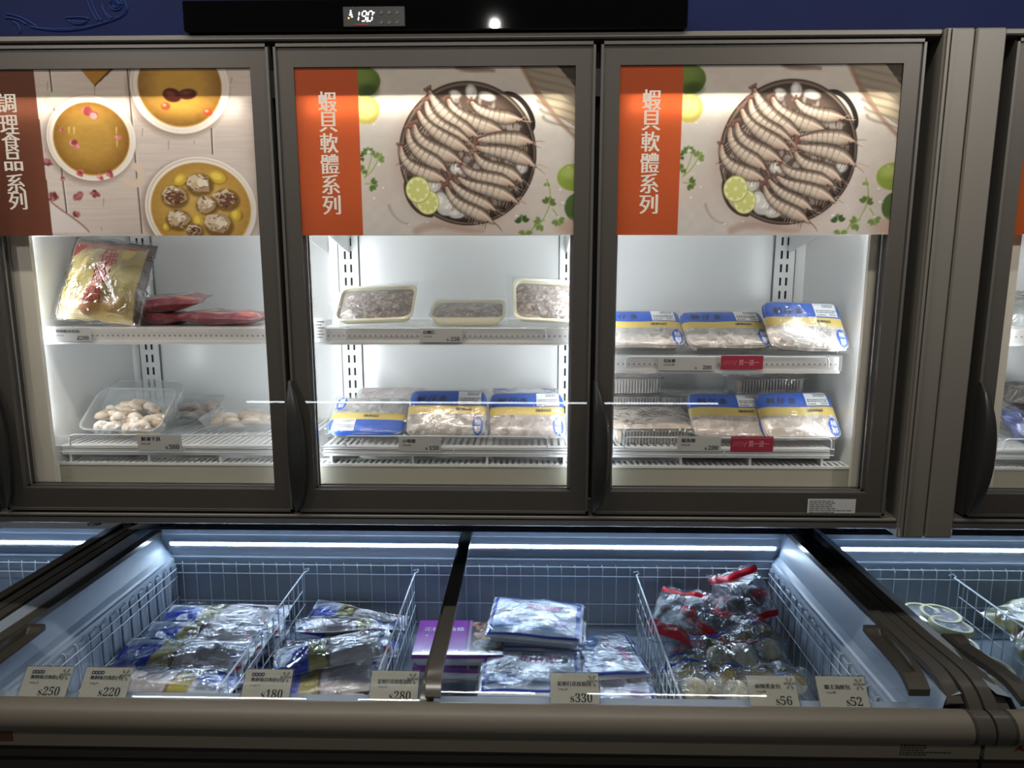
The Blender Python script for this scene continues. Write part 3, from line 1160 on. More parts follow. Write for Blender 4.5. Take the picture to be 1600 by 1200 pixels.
    # prawns, each a bent body with the head towards the middle or the rim
    P = [((950, 480), (1000, 540), (1080, 545), (1185, 560), 26), ((840, 470), (880, 560), (1000, 580), (1100, 622), 30), ((750, 430), (800, 530), (880, 590), (980, 640), 30),
         ((735, 480), (750, 580), (850, 610), (935, 660), 28), ((700, 525), (740, 620), (850, 650), (935, 710), 28), ((680, 590), (700, 690), (800, 700), (900, 760), 30),
         ((650, 610), (650, 720), (760, 730), (830, 800), 28), ((615, 690), (625, 800), (740, 800), (830, 850), 28),
         ((985, 655), (1060, 640), (1140, 640), (1235, 668), 30), ((975, 690), (1060, 710), (1150, 700), (1245, 780), 30), ((965, 725), (1010, 800), (1110, 780), (1185, 850), 30),
         ((905, 780), (960, 840), (1060, 820), (1150, 870), 28), ((890, 835), (960, 890), (1060, 870), (1165, 950), 28), ((850, 850), (920, 930), (980, 930), (1060, 985), 26), ((830, 880), (870, 980), (960, 970), (1050, 1045), 28)]
    order = [0, 1, 2, 8, 9, 10, 11, 3, 4, 5, 6, 7, 12, 13, 14]
    for k in order:
        q = P[k]
        p.shrimp(TT(*q[:4]), q[4] * s * 1.22, rng)
    # lemon slices
    for (x, y, r) in ((742, 947, 54), (695, 888, 58)):
        c = T(x, y)
        p.ell(c[0], c[1], r * s, r * s * 1.06, (164, 170, 62), soft=1.4)
        p.ell(c[0], c[1], r * s * 0.93, r * s * 0.98, (232, 232, 190), soft=1.4)
        for k in range(9):
            a = k * 2 * PI / 9 + 0.2
            p.ell(c[0] + math.cos(a) * r * s * 0.5, c[1] + math.sin(a) * r * s * 0.52, r * s * 0.37, r * s * 0.22, (206, 208, 128), rot=a, soft=1.4)
    # orange strip
    k = T(430, 700)[0]
    mask = (p.X < 0.2287 * w).astype(float)
    p.mix(mask, (186, 86, 46))
    return p


def art_soup():
    w, h = 360, 236
    X0, X1, Z0, Z1 = -1.287, -0.6393, 1.8275, 2.2054

    def T(cx, cy):
        p = at(cx / 3.0, cy / 3.0, 0.0)
        return np.array([(p.x - X0) / (X1 - X0) * w, (Z1 - p.z) / (Z1 - Z0) * h])

    def TT(*q):
        return [T(*p) for p in q]
    s = w / 1300.0
    p = Paint(w, h, (208, 196, 188))
    rng = random.Random(9)
    grain = vnoise(w, h, 10, 90, 3)
    p.a += ((grain - 0.5) * 12 + (vnoise(w, h, 4, 4, 5) - 0.5) * 18)[..., None]
    for k, (a, e) in enumerate((((590, 310), (660, 1090)), ((225, 310), (310, 1010)), ((985, 600), (990, 720)))):
        p.stroke(TT(a, e), 1.0, 1.0, (84, 70, 64))
        p.stroke(TT((a[0] + 6, a[1]), (e[0] + 6, e[1])), 0.8, 0.8, (232, 224, 216), 0.7)
    for k in range(26):
        x, y = rng.uniform(200, 1200), rng.uniform(320, 1070)
        p.stroke(TT((x, y), (x + rng.uniform(-4, 4), y + rng.uniform(10, 44))), 0.5, 0.3, (110, 92, 82), 0.7)
    # napkin corners, garlic
    p.poly(TT((360, 310), (520, 310), (435, 400)), (168, 120, 44))
    p.poly(TT((435, 400), (520, 310), (535, 316), (440, 404)), (92, 62, 30))
    p.poly(TT((235, 940), (410, 1090), (230, 1090)), (216, 206, 202))
    p.stroke(bez(TT((235, 945), (300, 1000), (380, 1040), (412, 1085))), 1.3, 1.0, (150, 116, 110))
    p.ell(*T(235, 470), 34 * s, 40 * s, (196, 190, 172), soft=2)
    p.ell(*T(262, 450), 30 * s, 40 * s, (206, 200, 184), soft=2, rot=0.6)

    def bowl(cx, cy, rx, ry, wall, soup, dark):
        c = T(cx, cy)
        p.ell(c[0] - 3, c[1] + 4, rx * s * 1.03, ry * s * 1.03, (128, 108, 98), soft=9, alpha=0.6)
        p.ell(c[0], c[1], rx * s, ry * s, (236, 230, 222), soft=1.6)
        p.ell(c[0] - 1, c[1] - 1, rx * s * 0.955, ry * s * 0.955, (206, 192, 176), soft=1.8)
        p.ell(c[0], c[1], rx * s * 0.94, ry * s * 0.94, (232, 224, 214), soft=1.6)
        p.ell(c[0], c[1] + 1, rx * s * wall, ry * s * wall, soup, soft=1.6)
        d = np.sqrt(((p.X - c[0]) / (rx * s * wall)) ** 2 + ((p.Y - c[1]) / (ry * s * wall)) ** 2)
        ins = np.clip((1 - d) * 30, 0, 1)
        p.mix(ins * np.clip((d - 0.5) * 1.6, 0, 0.75), dark)
        p.a += (ins * (vnoise(w, h, 60, 60, 8) - 0.5) * 8)[..., None]
    # soup with red dates
    bowl(835, 400, 232, 240, 0.85, (190, 148, 66), (124, 86, 38))
    for q in ((800, 445, 44, 34, 0.3), (872, 440, 44, 26, -0.1)):
        c = T(q[0], q[1])
        p.ell(c[0], c[1], q[2] * s, q[3] * s, (74, 30, 20), rot=q[4], soft=2)
        p.ell(c[0] - 2, c[1] - 2, q[2] * s * 0.5, q[3] * s * 0.4, (126, 62, 44), rot=q[4], soft=4)
    for q in ((770, 497), (968, 525)):
        p.ell(*T(*q), 22 * s, 19 * s, (206, 74, 46), soft=1.8)
        p.ell(*T(q[0] - 6, q[1] - 6), 9 * s, 7 * s, (240, 160, 126), soft=2)
    # bowl with petals and an ear
    p.stroke(bez(TT((590, 850), (660, 900), (680, 790), (620, 775)), 30), 5, 4.5, (214, 196, 176))
    bowl(422, 648, 212, 216, 0.86, (186, 146, 70), (128, 88, 34))
    for (x, y, r) in ((397, 525, 24), (430, 538, 22), (342, 668, 22), (356, 684, 12), (546, 640, 14), (366, 812, 18), (508, 812, 17), (462, 824, 15), (284, 606, 10)):
        for k in range(4):
            p.ell(*T(x + rng.uniform(-8, 8), y + rng.uniform(-8, 8)), r * s * rng.uniform(0.6, 1), r * s * rng.uniform(0.4, 0.8), random.Random(x + k).choice([(212, 122, 128), (226, 160, 160), (150, 62, 70), (188, 88, 96)]), rot=rng.uniform(0, 3), soft=1.6)
    for (x, y) in ((318, 610), (342, 612), (540, 612), (543, 672)):
        p.stroke(TT((x, y - 14), (x, y + 14)), 1.0, 0.6, (230, 206, 140), 0.8)
    # rosebuds on the table
    for (x, y, r) in ((218, 757, 22), (252, 925, 28), (358, 918, 26), (438, 905, 22), (352, 1006, 18), (296, 832, 10)):
        for k in range(6):
            p.ell(*T(x + rng.uniform(-12, 12), y + rng.uniform(-10, 10)), r * s * rng.uniform(0.5, 0.9), r * s * rng.uniform(0.3, 0.6), rng.choice([(140, 74, 80), (176, 108, 108), (98, 54, 52), (200, 138, 132)]), rot=rng.uniform(0, 3), soft=1.4)
    # bowl with chicken pieces
    bowl(935, 975, 268, 266, 0.90, (196, 162, 88), (164, 124, 56))
    for (x, y, r) in ((838, 840, 36), (1012, 828, 42), (922, 1032, 36), (1098, 1004, 34), (775, 1060, 24)):
        c = T(x, y)
        p.ell(c[0] + 1, c[1] + 1.5, r * s, r * s * 0.8, (120, 92, 30), soft=3, alpha=0.7)
        p.ell(c[0], c[1], r * s, r * s * 0.75, (198, 166, 54), rot=x, soft=1.8)
        p.ell(c[0] - 1, c[1] - 1, r * s * 0.6, r * s * 0.4, (224, 200, 98), rot=x, soft=2.5)
    for (x, y, r, dk) in ((810, 915, 62, 0.75), (925, 860, 62, 0.25), (1050, 930, 60, 1.0), (960, 955, 52, 0.3), (826, 1024, 58, 0.35), (1015, 1050, 66, 0.5), (905, 1076, 40, 0.8)):
        c = T(x, y)
        p.ell(c[0] + 1.5, c[1] + 2.5, r * s * 1.08, r * s * 0.98, (96, 70, 32), soft=4, alpha=0.75)
        def chunk(cx, cy, rr, col, n=7):
            a0 = rng.uniform(0, 6.28)
            p.poly([(cx + math.cos(a0 + a) * rr * rng.uniform(0.6, 1.15), cy + math.sin(a0 + a) * rr * rng.uniform(0.55, 1.0)) for a in np.linspace(0, 6.28, n + 1)[:-1]], col)
        R_ = r * s
        chunk(c[0], c[1], R_ * 1.05, (166, 142, 112), 9)
        chunk(c[0] - R_ * 0.2, c[1] - R_ * 0.2, R_ * 0.8, (206, 190, 166))
        chunk(c[0] + R_ * 0.25, c[1] - R_ * 0.1, R_ * 0.5, (226, 214, 196), 6)
        chunk(c[0] - R_ * 0.3, c[1] + R_ * 0.2, R_ * 0.45, (190, 168, 136), 6)
        if dk > 0.6:
            chunk(c[0] + R_ * 0.1, c[1] + R_ * 0.1, R_ * 0.75, (104, 70, 52), 8)
        for k in range(int(10 + 22 * dk)):
            a, q = rng.uniform(0, 6.28), R_ * 0.8 * math.sqrt(rng.random())
            col = rng.choice([(96, 62, 46), (128, 92, 66), (66, 44, 34)]) if rng.random() < 0.2 + dk * 0.5 else rng.choice([(226, 212, 194), (198, 178, 150), (172, 148, 118)])
            x1, y1 = c[0] + math.cos(a) * q, c[1] + math.sin(a) * q
            t = rng.uniform(0, 3.1)
            p.stroke([(x1, y1), (x1 + math.cos(t) * rng.uniform(2, 6), y1 + math.sin(t) * rng.uniform(1, 4))], rng.uniform(0.6, 1.3), 0.4, col, 0.85)
    mask = np.zeros((h, w))
    e0, e1 = T(150, 318)[0], T(242, 1083)[0]
    mask[p.X < e0 + (e1 - e0) * p.Y / h] = 1
    p.mix(mask, (106, 62, 46))
    return p


PRAWN_ART = art_prawns()
SOUP_ART = art_soup()


def mk_words(chars, px, pys, hpx, wpx):
    """vertical line of characters: photo pixel column, centre rows, glyph size"""
    c = at(px, pys[len(pys) // 2], 0.0)
    k = 1.69 / FPX
    tops = [at(px, y, 0.0).z - hpx * k / 2 for y in pys]
    return chars, c.x, tops, hpx * k, wpx * k


midcab = thing('upright_freezer_cabinet', 'wide taupe freezer cabinet with three glass doors, two prawn posters and a soup poster', 'freezer cabinet', (CX, 0.3, 1.0845), group='glass-door freezer cabinets')
XA, XB = -1.428, 0.9935
LI, RI, YB = cabinet_shell(midcab, XA, XB, 3, -1.331)
uprights(midcab, [-1.19, -0.548, 0.130, 0.78], YB)
doors = [(-1.331, -0.594, SOUP_ART), (-0.582, 0.155, PRAWN_ART), (0.167, 0.894, PRAWN_ART)]
w1 = mk_words('調理食品系列', 18, (160, 194, 222, 252, 286, 313), 27, 27)
w2 = mk_words('蝦貝軟體系列', 514, (158, 190, 223, 256, 288, 320), 28, 26)


def local_words(w, x0):
    return (w[0], w[1] - x0, w[2], w[3], w[4])


d1 = make_door(midcab, doors[0][0], doors[0][1], SOUP_ART, local_words(w1, doors[0][0]), 'door with soup poster and dark brown strip')
d2 = make_door(midcab, doors[1][0], doors[1][1], PRAWN_ART, local_words(w2, doors[1][0]), 'middle door with prawn poster')
d3 = make_door(midcab, doors[2][0], doors[2][1], PRAWN_ART, local_words(w2, doors[1][0]), 'door with prawn poster beside the end panel')
# rating sticker on the last door
b = MB()
b.box(0.7038, 0.8226, -0.0022, -0.0014, 1.1435, 1.1812)
rs = random.Random(3)
for k in range(7):
    z = 1.1772 - k * 0.0049
    x = 0.709
    while x < (0.815 if k == 5 else 0.765):
        q = rs.uniform(0.004, 0.014)
        b.box(x, x + q, -0.0026, -0.0021, z - 0.0024, z, m=1)
        x += q + 0.002
o = b.build('rating_sticker', ['tagpaper', 'inkgrey'], midcab)
b = MB()
b.box(0.7038, 0.8226, -0.0020, -0.0013, 1.1435, 1.1812)
# shelves and deck
ZS1, ZS2, ZS3 = 1.598, 1.598, 1.527
for x0, x1, z in ((-1.245, -0.600, 1.872), (-0.552, 0.128, 1.872), (0.182, 0.80, 1.872)):
    bay_shelf(midcab, x0, x1, z, YB)
bay_shelf(midcab, -1.245, -0.600, ZS1, YB)
bay_shelf(midcab, -0.535, 0.125, ZS2, YB, guard=(-0.4626, 0.0488))
bay_shelf(midcab, 0.182, 0.795, ZS3, YB, guard=(0.2512, 0.7637))
deck(midcab, -1.245, -0.600, YB, (-1.2057, -0.6615))
deck(midcab, -0.540, 0.120, YB, (-0.474, 0.0543))
deck(midcab, 0.190, 0.795, YB, (0.2535, 0.7862))
# black controller panel with display
cp = thing('control_panel', 'glossy black control panel with a lit temperature display, on top of the wide freezer cabinet', 'control panel', (-0.212, 0.02, 2.277))
b = MB()
b.box(-0.780, 0.357, -0.014, 0.07, 2.2775, 2.3455, bev=0.003)
b.build('panel_face', 'blackgloss', cp)
b = MB()
b.box(-0.4147, -0.2749, -0.0175, -0.0135, 2.2845, 2.3275, bev=0.0015)
dsp = b.build('display', 'frame_dark', cp)
b = MB()
dy = -0.0182


def seg7(x, z, h, w, on, sl=0.18):
    t = h * 0.11
    S = {'a': (0, 1, 1, 1), 'b': (1, 1, 1, .5), 'c': (1, .5, 1, 0), 'd': (0, 0, 1, 0), 'e': (0, .5, 0, 0), 'f': (0, 1, 0, .5), 'g': (0, .5, 1, .5)}
    for k in on:
        x0, z0, x1, z1 = S[k]
        P0 = Vector((x + x0 * w + z0 * h * sl, 0, z + z0 * h))
        P1 = Vector((x + x1 * w + z1 * h * sl, 0, z + z1 * h))
        d = (P1 - P0).normalized()
        P0, P1 = P0 + d * t * 0.7, P1 - d * t * 0.7
        nrm = Vector((-d.z, 0, d.x)) * t * 0.6
        b.poly([(q.x, dy, q.z) for q in (P0 - nrm, P1 - nrm, P1 + nrm, P0 + nrm)])


seg7(-0.3905, 2.2965, 0.0205, 0.010, 'bc')
seg7(-0.3735, 2.2965, 0.0205, 0.0095, 'abcdfg')
seg7(-0.3595, 2.2965, 0.0205, 0.0095, 'abcdef')
b.box(-0.396, -0.392, dy, dy + 0.0005, 2.3045, 2.3065)
for i, wd in enumerate((0.007, 0.0045, 0.003)):
    b.box(-0.3965 - wd / 2, -0.3965 + wd / 2, dy, dy + 0.0005, 2.3085 + i * 0.0042, 2.3112 + i * 0.0042)
b.box(-0.3455, -0.343, dy, dy + 0.0005, 2.3125, 2.3155)
b.box(-0.3615, -0.3595, dy, dy + 0.0005, 2.2945, 2.297)
b.build('display_digits', 'digit', dsp)
b = MB()
b.lathe([(0.0022, 0), (0.0001, 0.0008)], 10)
b.v = [(-0.4015 + x, dy - z, 2.3030 + y) for x, y, z in b.v]
b.build('status_light', 'amber', dsp)
b = MB()
b.box(-0.388, -0.356, dy, dy + 0.0004, 2.2882, 2.2912)
b.build('display_caption', 'redink', dsp)
for r in range(2):
    for c in range(3):
        b = MB()
        cx, cz = -0.328 + c * 0.0175, 2.3145 - r * 0.0205
        b.tube([(cx + 0.0036 * math.cos(t * PI / 6), dy, cz + 0.0036 * math.sin(t * PI / 6)) for t in range(12)], 0.0006, 4, closed=True)
        b.box(cx - 0.0012, cx + 0.0012, dy, dy + 0.0004, cz - 0.0018, cz + 0.0018)
        b.build('touch_button', 'inkgrey', dsp)

# neighbouring cabinet, only its first door and end panel come into the picture
rcab = thing('upright_freezer_cabinet', 'freezer cabinet cut off by the photo edge, orange poster on its door', 'freezer cabinet', (1.46, 0.3, 1.0845), group='glass-door freezer cabinets')
RLI, RRI, _ = cabinet_shell(rcab, 0.9960, 1.927, 1, 1.0935)
p = Paint(120, 70, (208, 128, 40))
p.mix((p.X < 28) * 1.0, (176, 84, 30))
p.ell(80, 40, 26, 22, (232, 214, 190), soft=2)
p.ell(80, 40, 22, 18, (200, 120, 60), soft=3)
make_door(rcab, 1.0935, 1.830, p, None, 'door with orange poster')
uprights(rcab, [1.23, 1.72], YB)
for z in (1.872, 1.598):
    bay_shelf(rcab, RLI + 0.005, RRI - 0.005, z, YB)
deck(rcab, RLI + 0.005, RRI - 0.005, YB, (RLI + 0.05, RRI - 0.05))

# ================================================================== chest freezers
FLOOR_Z = 0.455
RAIL = [(0.72, 0.808), (0.70, 0.829), (0.0, 0.832), (-0.10, 0.838), (-0.17, 0.843), (-0.215, 0.842), (-0.25, 0.832), (-0.277, 0.812), (-0.295, 0.785), (-0.303, 0.758), (-0.302, 0.738)]
LID = [(0.70, 0.818), (0.0, 0.822), (-0.10, 0.827), (-0.17, 0.831), (-0.205, 0.829), (-0.235, 0.820), (-0.258, 0.808), (-0.274, 0.794)]
BUMP = [(-0.268, 0.786), (-0.275, 0.800), (-0.290, 0.8055), (-0.308, 0.803), (-0.322, 0.795), (-0.331, 0.780), (-0.332, 0.763), (-0.326, 0.748), (-0.312, 0.739), (-0.28, 0.737)]


def smooth_path(P, n=3):
    for _ in range(n):
        Q = [P[0]]
        for a, c in zip(P[:-1], P[1:]):
            Q += [(a[0] * .75 + c[0] * .25, a[1] * .75 + c[1] * .25), (a[0] * .25 + c[0] * .75, a[1] * .25 + c[1] * .75)]
        P = Q + [P[-1]]
    return P


RAILS = smooth_path(RAIL, 2)
LIDS = smooth_path(LID, 2)
BUMPS = smooth_path(BUMP, 2)


def band(b, path, x0, x1, dz, th, m=0):
    """ribbon with thickness following the lid profile"""
    outer = [(y, z + dz) for y, z in path]
    N = len(outer)
    inner = []
    for k in range(N):
        a, c = outer[max(0, k - 1)], outer[min(N - 1, k + 1)]
        d = Vector((c[0] - a[0], c[1] - a[1])).normalized()
        inner.append((outer[k][0] - d.y * -1 * -th, outer[k][1] - abs(d.x) * th) if False else (outer[k][0] + abs(d.y) * th * (1 if d.y < 0 else 1) , outer[k][1] - abs(d.x) * th))
    pts = outer + inner[::-1]
    b.prism(pts, lambda y, z, x: (x, y, z), x0, x1, m=m)


def lid_y(Y, path=None):
    P = path or LIDS
    ys = [q[0] for q in P][::-1]
    zs = [q[1] for q in P][::-1]
    return float(np.interp(Y, ys, zs))


def make_lid(ch, x0, x1, dz, outer, sw=0.065):
    """sliding curved glass lid; outer = +1 / -1 says on which side the handle is"""
    b = MB()
    if outer > 0:
        band(b, LIDS, x1 - 0.031, x1, dz + 0.012, 0.016)
        edge = (x0, x0 + 0.034, dz + 0.012, 0.014)
    else:
        band(b, LIDS, x0, x0 + sw, dz + 0.012, 0.016)
        edge = (x1 - 0.030, x1, dz + 0.006, 0.012)
    o = b.build('lid', 'rail', ch, smooth='auto', angle=30)
    b = MB()
    band(b, LIDS, *edge)
    b.build('lid_edge', 'rail', o, smooth='auto', angle=30)
    b = MB()
    band(b, LIDS, x0 + 0.004, x1 - 0.004, dz, 0.004)
    b.build('lid_glass', 'lidglass', o, smooth='auto', angle=30)
    # grip: a plate following the glass, hollowed on its inner side
    if x0 < 1.5:
        b = MB()
        nu, nv = 18, 44

        def P(i, j, up=None):
            t, q = j / nv, i / nu
            Y = -0.001 - 0.254 * t
            d = (0.006 + 0.026 * t ** 1.3) * (1 - q) + (0.058 + 0.020 * t) * q
            xx = (x1 - 0.031 - d) if outer > 0 else (x0 + sw + d)
            if up is None:
                e = min(1, max(0, (t - 0.06) / 0.05)) * min(1, max(0, (0.83 - t) / 0.05))
                f = min(1, max(0, (q - 0.24 - 0.10 * (2 * t - 0.9) ** 2) / 0.05))
                up = 0.017 - e * f * (0.016 - 0.006 * q)
            return (xx, Y, lid_y(Y) + dz + up)
        top = [[b.vert(P(i, j)) for i in range(nu + 1)] for j in range(nv + 1)]
        for j in range(nv):
            for i in range(nu):
                b.face((top[j][i], top[j][i + 1], top[j + 1][i + 1], top[j + 1][i]))
        ring = [(i, 0) for i in range(nu)] + [(nu, j) for j in range(nv)] + [(i, nv) for i in range(nu, 0, -1)] + [(0, j) for j in range(nv, 0, -1)]
        low = [b.vert(P(i, j, 0.0008)) for i, j in ring]
        for k in range(len(ring)):
            k2 = (k + 1) % len(ring)
            b.face((top[ring[k][1]][ring[k][0]], top[ring[k2][1]][ring[k2][0]], low[k2], low[k]))
        b.build('lid_handle', 'grip', o, smooth='auto', angle=35)
    return o


def make_chest(x0, x1, label, badge=True, sw=0.065):
    ch = thing('chest_freezer', label, 'chest freezer', ((x0 + x1) / 2, 0.2, 0.0), group='chest freezers along the aisle')
    # outer body
    b = MB()
    b.box(x0 + 0.003, x1 - 0.003, -0.293, -0.262, 0.690, 0.738, m=0)
    b.box(x0 + 0.003, x1 - 0.003, -0.284, -0.262, 0.678, 0.691, m=1)
    b.box(x0 + 0.003, x1 - 0.003, -0.290, -0.262, 0.660, 0.679, m=1)
    b.box(x0 + 0.003, x1 - 0.003, -0.282, -0.262, 0.650, 0.661, m=2)
    b.box(x0 + 0.003, x1 - 0.003, -0.290, -0.262, 0.10, 0.651, m=1)
    b.box(x0 + 0.02, x1 - 0.02, -0.23, -0.20, 0.0, 0.10, m=2)
    b.box(x0 + 0.02, x1 - 0.02, 0.70, 0.72, 0.0, 0.10, m=2)
    b.box(x0 + 0.003, x0 + 0.03, -0.262, 0.76, 0.10, 0.79, m=1)
    b.box(x1 - 0.03, x1 - 0.003, -0.262, 0.76, 0.10, 0.79, m=1)
    b.box(x0 + 0.03, x1 - 0.03, 0.73, 0.76, 0.10, 0.84, m=1)
    b.box(x0 + 0.03, x1 - 0.03, -0.262, 0.73, 0.10, 0.13, m=1)
    b.build('freezer_body', ['front', 'frontdark', 'black'], ch)
    b = MB()
    b.prism(BUMPS, lambda y, z, x: (x, y, z), x0 + 0.036, x1 - 0.036)
    b.build('bumper', 'bumper', ch, smooth='auto', angle=35)
    # end caps
    for s, xa, xb in ((-1, x0, x0 + 0.0300), (1, x1 - 0.0300, x1)):
        b = MB()
        band(b, RAILS + [(-0.30, 0.737)], xa + 0.0012, xb - 0.0012, 0.0, 0.03)
        b.prism(BUMPS, lambda y, z, x: (x, y, z), xa + 0.0012 if s < 0 else xb - 0.044, xa + 0.044 if s < 0 else xb - 0.0012)
        b.build('end_cap', 'rail', ch, smooth='auto', angle=35)
    # liner
    li, ri = x0 + 0.129, x1 - 0.097
    b = MB()
    back = [(0.60, 0.850), (0.69, 0.842), (0.69, 0.797), (0.699, 0.791), (0.699, 0.716), (0.684, 0.712), (0.684, 0.690), (0.692, 0.686), (0.692, FLOOR_Z)]
    b.strip(back, lambda y, z, x: (x, y, z), x0 + 0.03, x1 - 0.03)
    b.quad((li - 0.02, -0.25, FLOOR_Z), (ri + 0.02, -0.25, FLOOR_Z), (ri + 0.02, 0.70, FLOOR_Z), (li - 0.02, 0.70, FLOOR_Z))
    b.strip([(-0.262, 0.785), (-0.255, 0.745), (-0.17, 0.742), (-0.165, 0.73), (-0.165, FLOOR_Z)], lambda y, z, x: (x, y, z), x0 + 0.03, x1 - 0.03)
    for s, xe, xr in ((-1, li, x0 + 0.03), (1, ri, x1 - 0.03)):
        k = s
        prof = [(xe, 0.716), (xe - k * 0.004, 0.709), (xe - k * 0.012, 0.707), (xe - k * 0.014, 0.700), (xe - k * 0.014, FLOOR_Z)]
        b.strip(prof, lambda x, z, y: (x, y, z), -0.262, 0.70)
        # moulded ribs below the rim
        y = -0.13
        while y < 0.66:
            b.box(min(xe - k * 0.014, xe - k * 0.020), max(xe - k * 0.014, xe - k * 0.020), y, y + 0.034, FLOOR_Z, 0.688, bev=0.0028)
            y += 0.052
    b.build('liner', 'chestliner', ch)
    for s, xe, xr in ((-1, li, x0 + 0.036), (1, ri, x1 - 0.036)):
        b = MB()
        b.strip([(xr, 0.826), (xr - s * 0.032, 0.818), (xe + s * 0.012, 0.730), (xe, 0.716)], lambda x, z, y: (x, y, z), -0.262, 0.70)
        b.build('side_panel', 'chestpanel', ch)
    # LED strip in a slim holder
    b = MB()
    b.quad((li + 0.002, 0.6865, 0.7555), (ri - 0.002, 0.6865, 0.7555), (ri - 0.002, 0.6850, 0.7645), (li + 0.002, 0.6850, 0.7645))
    b.build('led_strip', 'led_chest', ch)
    b = MB()
    b.box(li - 0.004, ri + 0.004, 0.6875, 0.700, 0.751, 0.769)
    b.build('led_holder', 'chestliner', ch)
    # oval badges on the back edge
    if badge:
        for bx in (li + 0.012, ri - 0.02):
            b = MB()
            c = (bx, 0.652, 0.8475)
            b.tube([(c[0] + 0.022 * math.cos(t * PI / 10), c[1] + 0.016 * math.sin(t * PI / 10), c[2] + 0.0 * t) for t in range(20)], 0.0016, 5, closed=True)
            text(b, 'H', c[0] - 0.004, c[1] - 0.009, 0.018, lambda a, q: (a, q, c[2]), bold=0.25, ital=0.3, fit=True, width=0.018)
            b.build('oval_badge', 'ink', ch)
    mid = (x0 + x1) / 2
    make_lid(ch, x0 + 0.037, mid + 0.012, -0.018, -1, sw)
    make_lid(ch, mid - 0.005, x1 - 0.037, 0.004, 1)
    return ch, li, ri


CHX0, CHX1 = -1.432, 0.994
chest, CLI, CRI = make_chest(CHX0, CHX1, 'wide taupe chest freezer under the three-door cabinet, two curved glass lids over fish and prawns')
chestL, LLI, LRI = make_chest(-3.862, -1.436, 'chest freezer cut off by the photo edge, no food in view')
chestR, RLI2, RRI2 = make_chest(0.998, 3.424, 'chest freezer holding lidded tubs and yellow bags, under the orange-poster door', sw=0.028)
# markings on the fronts
b = MB()
rs = random.Random(8)
for k in range(5):
    z = 0.7225 - k * 0.0056
    x = 0.818
    while x < 0.818 + (0.104 if k == 3 else 0.050):
        q = rs.uniform(0.003, 0.010)
        b.box(x, x + q, -0.2940, -0.2928, z - 0.0022, z)
        x += q + 0.002
b.build('rating_print', 'frontdark', chest)
b = MB()
b.box(-1.21, -1.1515, -0.2945, -0.2928, 0.7005, 0.7235)
b.build('brown_label', mat('brown_front_label', (96, 62, 46), 0.5), chest)
b = MB()
text(b, 'AH', 1.0626, 0.7118, 0.0125, lambda a, c: (a, -0.2938, c), bold=0.22, ital=0.35, fit=True, width=0.032)
b.build('maker_lettering', mat('dark_red_letter', (120, 20, 18), 0.5), chestR)


# ---- wire baskets and dividers
def wire_basket(x0, x1, label, li, ri):
    t = thing('wire_basket', label, 'wire basket', ((li + ri) / 2, 0.25, FLOOR_Z), group='wire baskets lining the chest freezers')
    xl, xr = li + 0.026, ri - 0.026
    yf, yk = -0.14, 0.672
    b = MB()
    for z, r in ((0.690, 0.0024), (0.655, 0.0022), (0.548, 0.0022), (0.470, 0.0022)):
        b.tube([(xl, yk, z), (xr, yk, z)], r, 5)
    x = xl + 0.02
    while x < xr:
        b.tube([(x, yk + 0.003, FLOOR_Z + 0.004), (x, yk + 0.003, 0.678), (x - 0.002, yk + 0.010, 0.690), (x - 0.006, yk + 0.014, 0.694)], 0.0019, 5)
        x += 0.0495
    b.build('back_grid', 'wire', t)
    for s, xs in ((1, xl), (-1, xr)):
        b = MB()
        for z in (0.672, 0.640, 0.560, 0.470):
            b.tube([(xs, yf, z), (xs, yk, z)], 0.0021, 5)
        y = yf + 0.01
        while y < yk:
            b.tube([(xs - s * 0.012, y, 0.694), (xs - s * 0.004, y, 0.693), (xs - s * 0.0015, y, 0.686), (xs - s * 0.0015, y, FLOOR_Z + 0.004)], 0.0019, 5)
            y += 0.0495
        b.build('side_grid', 'wire', t)
    return t


wire_basket(CHX0, CHX1, 'white wire basket lining the wide chest freezer behind the fish bags and prawn trays', CLI, CRI)
wire_basket(0.998, 3.4, 'white wire basket in the chest freezer that holds the lidded tubs', RLI2, RRI2)
wire_basket(-3.8, -1.4, 'white wire basket in the empty-looking chest freezer beside the slanted dark rail', LLI, LRI)


def divider(x, label):
    t = thing('wire_divider', label, 'wire divider', (x, 0.25, FLOOR_Z), group='wire dividers between the bins')
    yf, yk = -0.13, 0.655
    b = MB()
    b.tube([(x - 0.008, yk + 0.022, 0.669), (x + 0.008, yk + 0.026, 0.672), (x + 0.010, yk + 0.012, 0.669), (x, yk + 0.004, 0.667), (x, yk - 0.01, 0.668), (x, yf, 0.668)], 0.0030, 6)
    b.build('top_bar', 'wire', t)
    b = MB()
    for z in (0.612, 0.552, 0.490):
        b.tube([(x + 0.002, yf, z), (x + 0.002, yk - (0.03 if z > 0.6 else 0.01), z)], 0.0019, 5)
    y = yf
    while y <= yk:
        b.tube([(x, y, FLOOR_Z + 0.002), (x, y, 0.668)], 0.0018, 5)
        y += 0.0475
    b.build('divider_grid', 'wire', t)
    return t


divider(-0.8026, 'wire divider between the neat fish bag pile and the jumbled fish bags')
divider(-0.4009, 'wire divider between the jumbled fish bags and the purple boxes')
divider(0.3963, 'wire divider between the silver prawn trays and the black bun bags')
divider(1.5221, 'wire divider between the lidded tubs and the yellow bags')

# ================================================================== goods
def rrect(w, h, r, n=5):
    P = []
    for cx, cy, a in ((w / 2 - r, h / 2 - r, 0), (-w / 2 + r, h / 2 - r, 90), (-w / 2 + r, -h / 2 + r, 180), (w / 2 - r, -h / 2 + r, 270)):
        for k in range(n + 1):
            t = math.radians(a + 90 * k / n)
            P.append((cx + r * math.cos(t), cy + r * math.sin(t)))
    return P


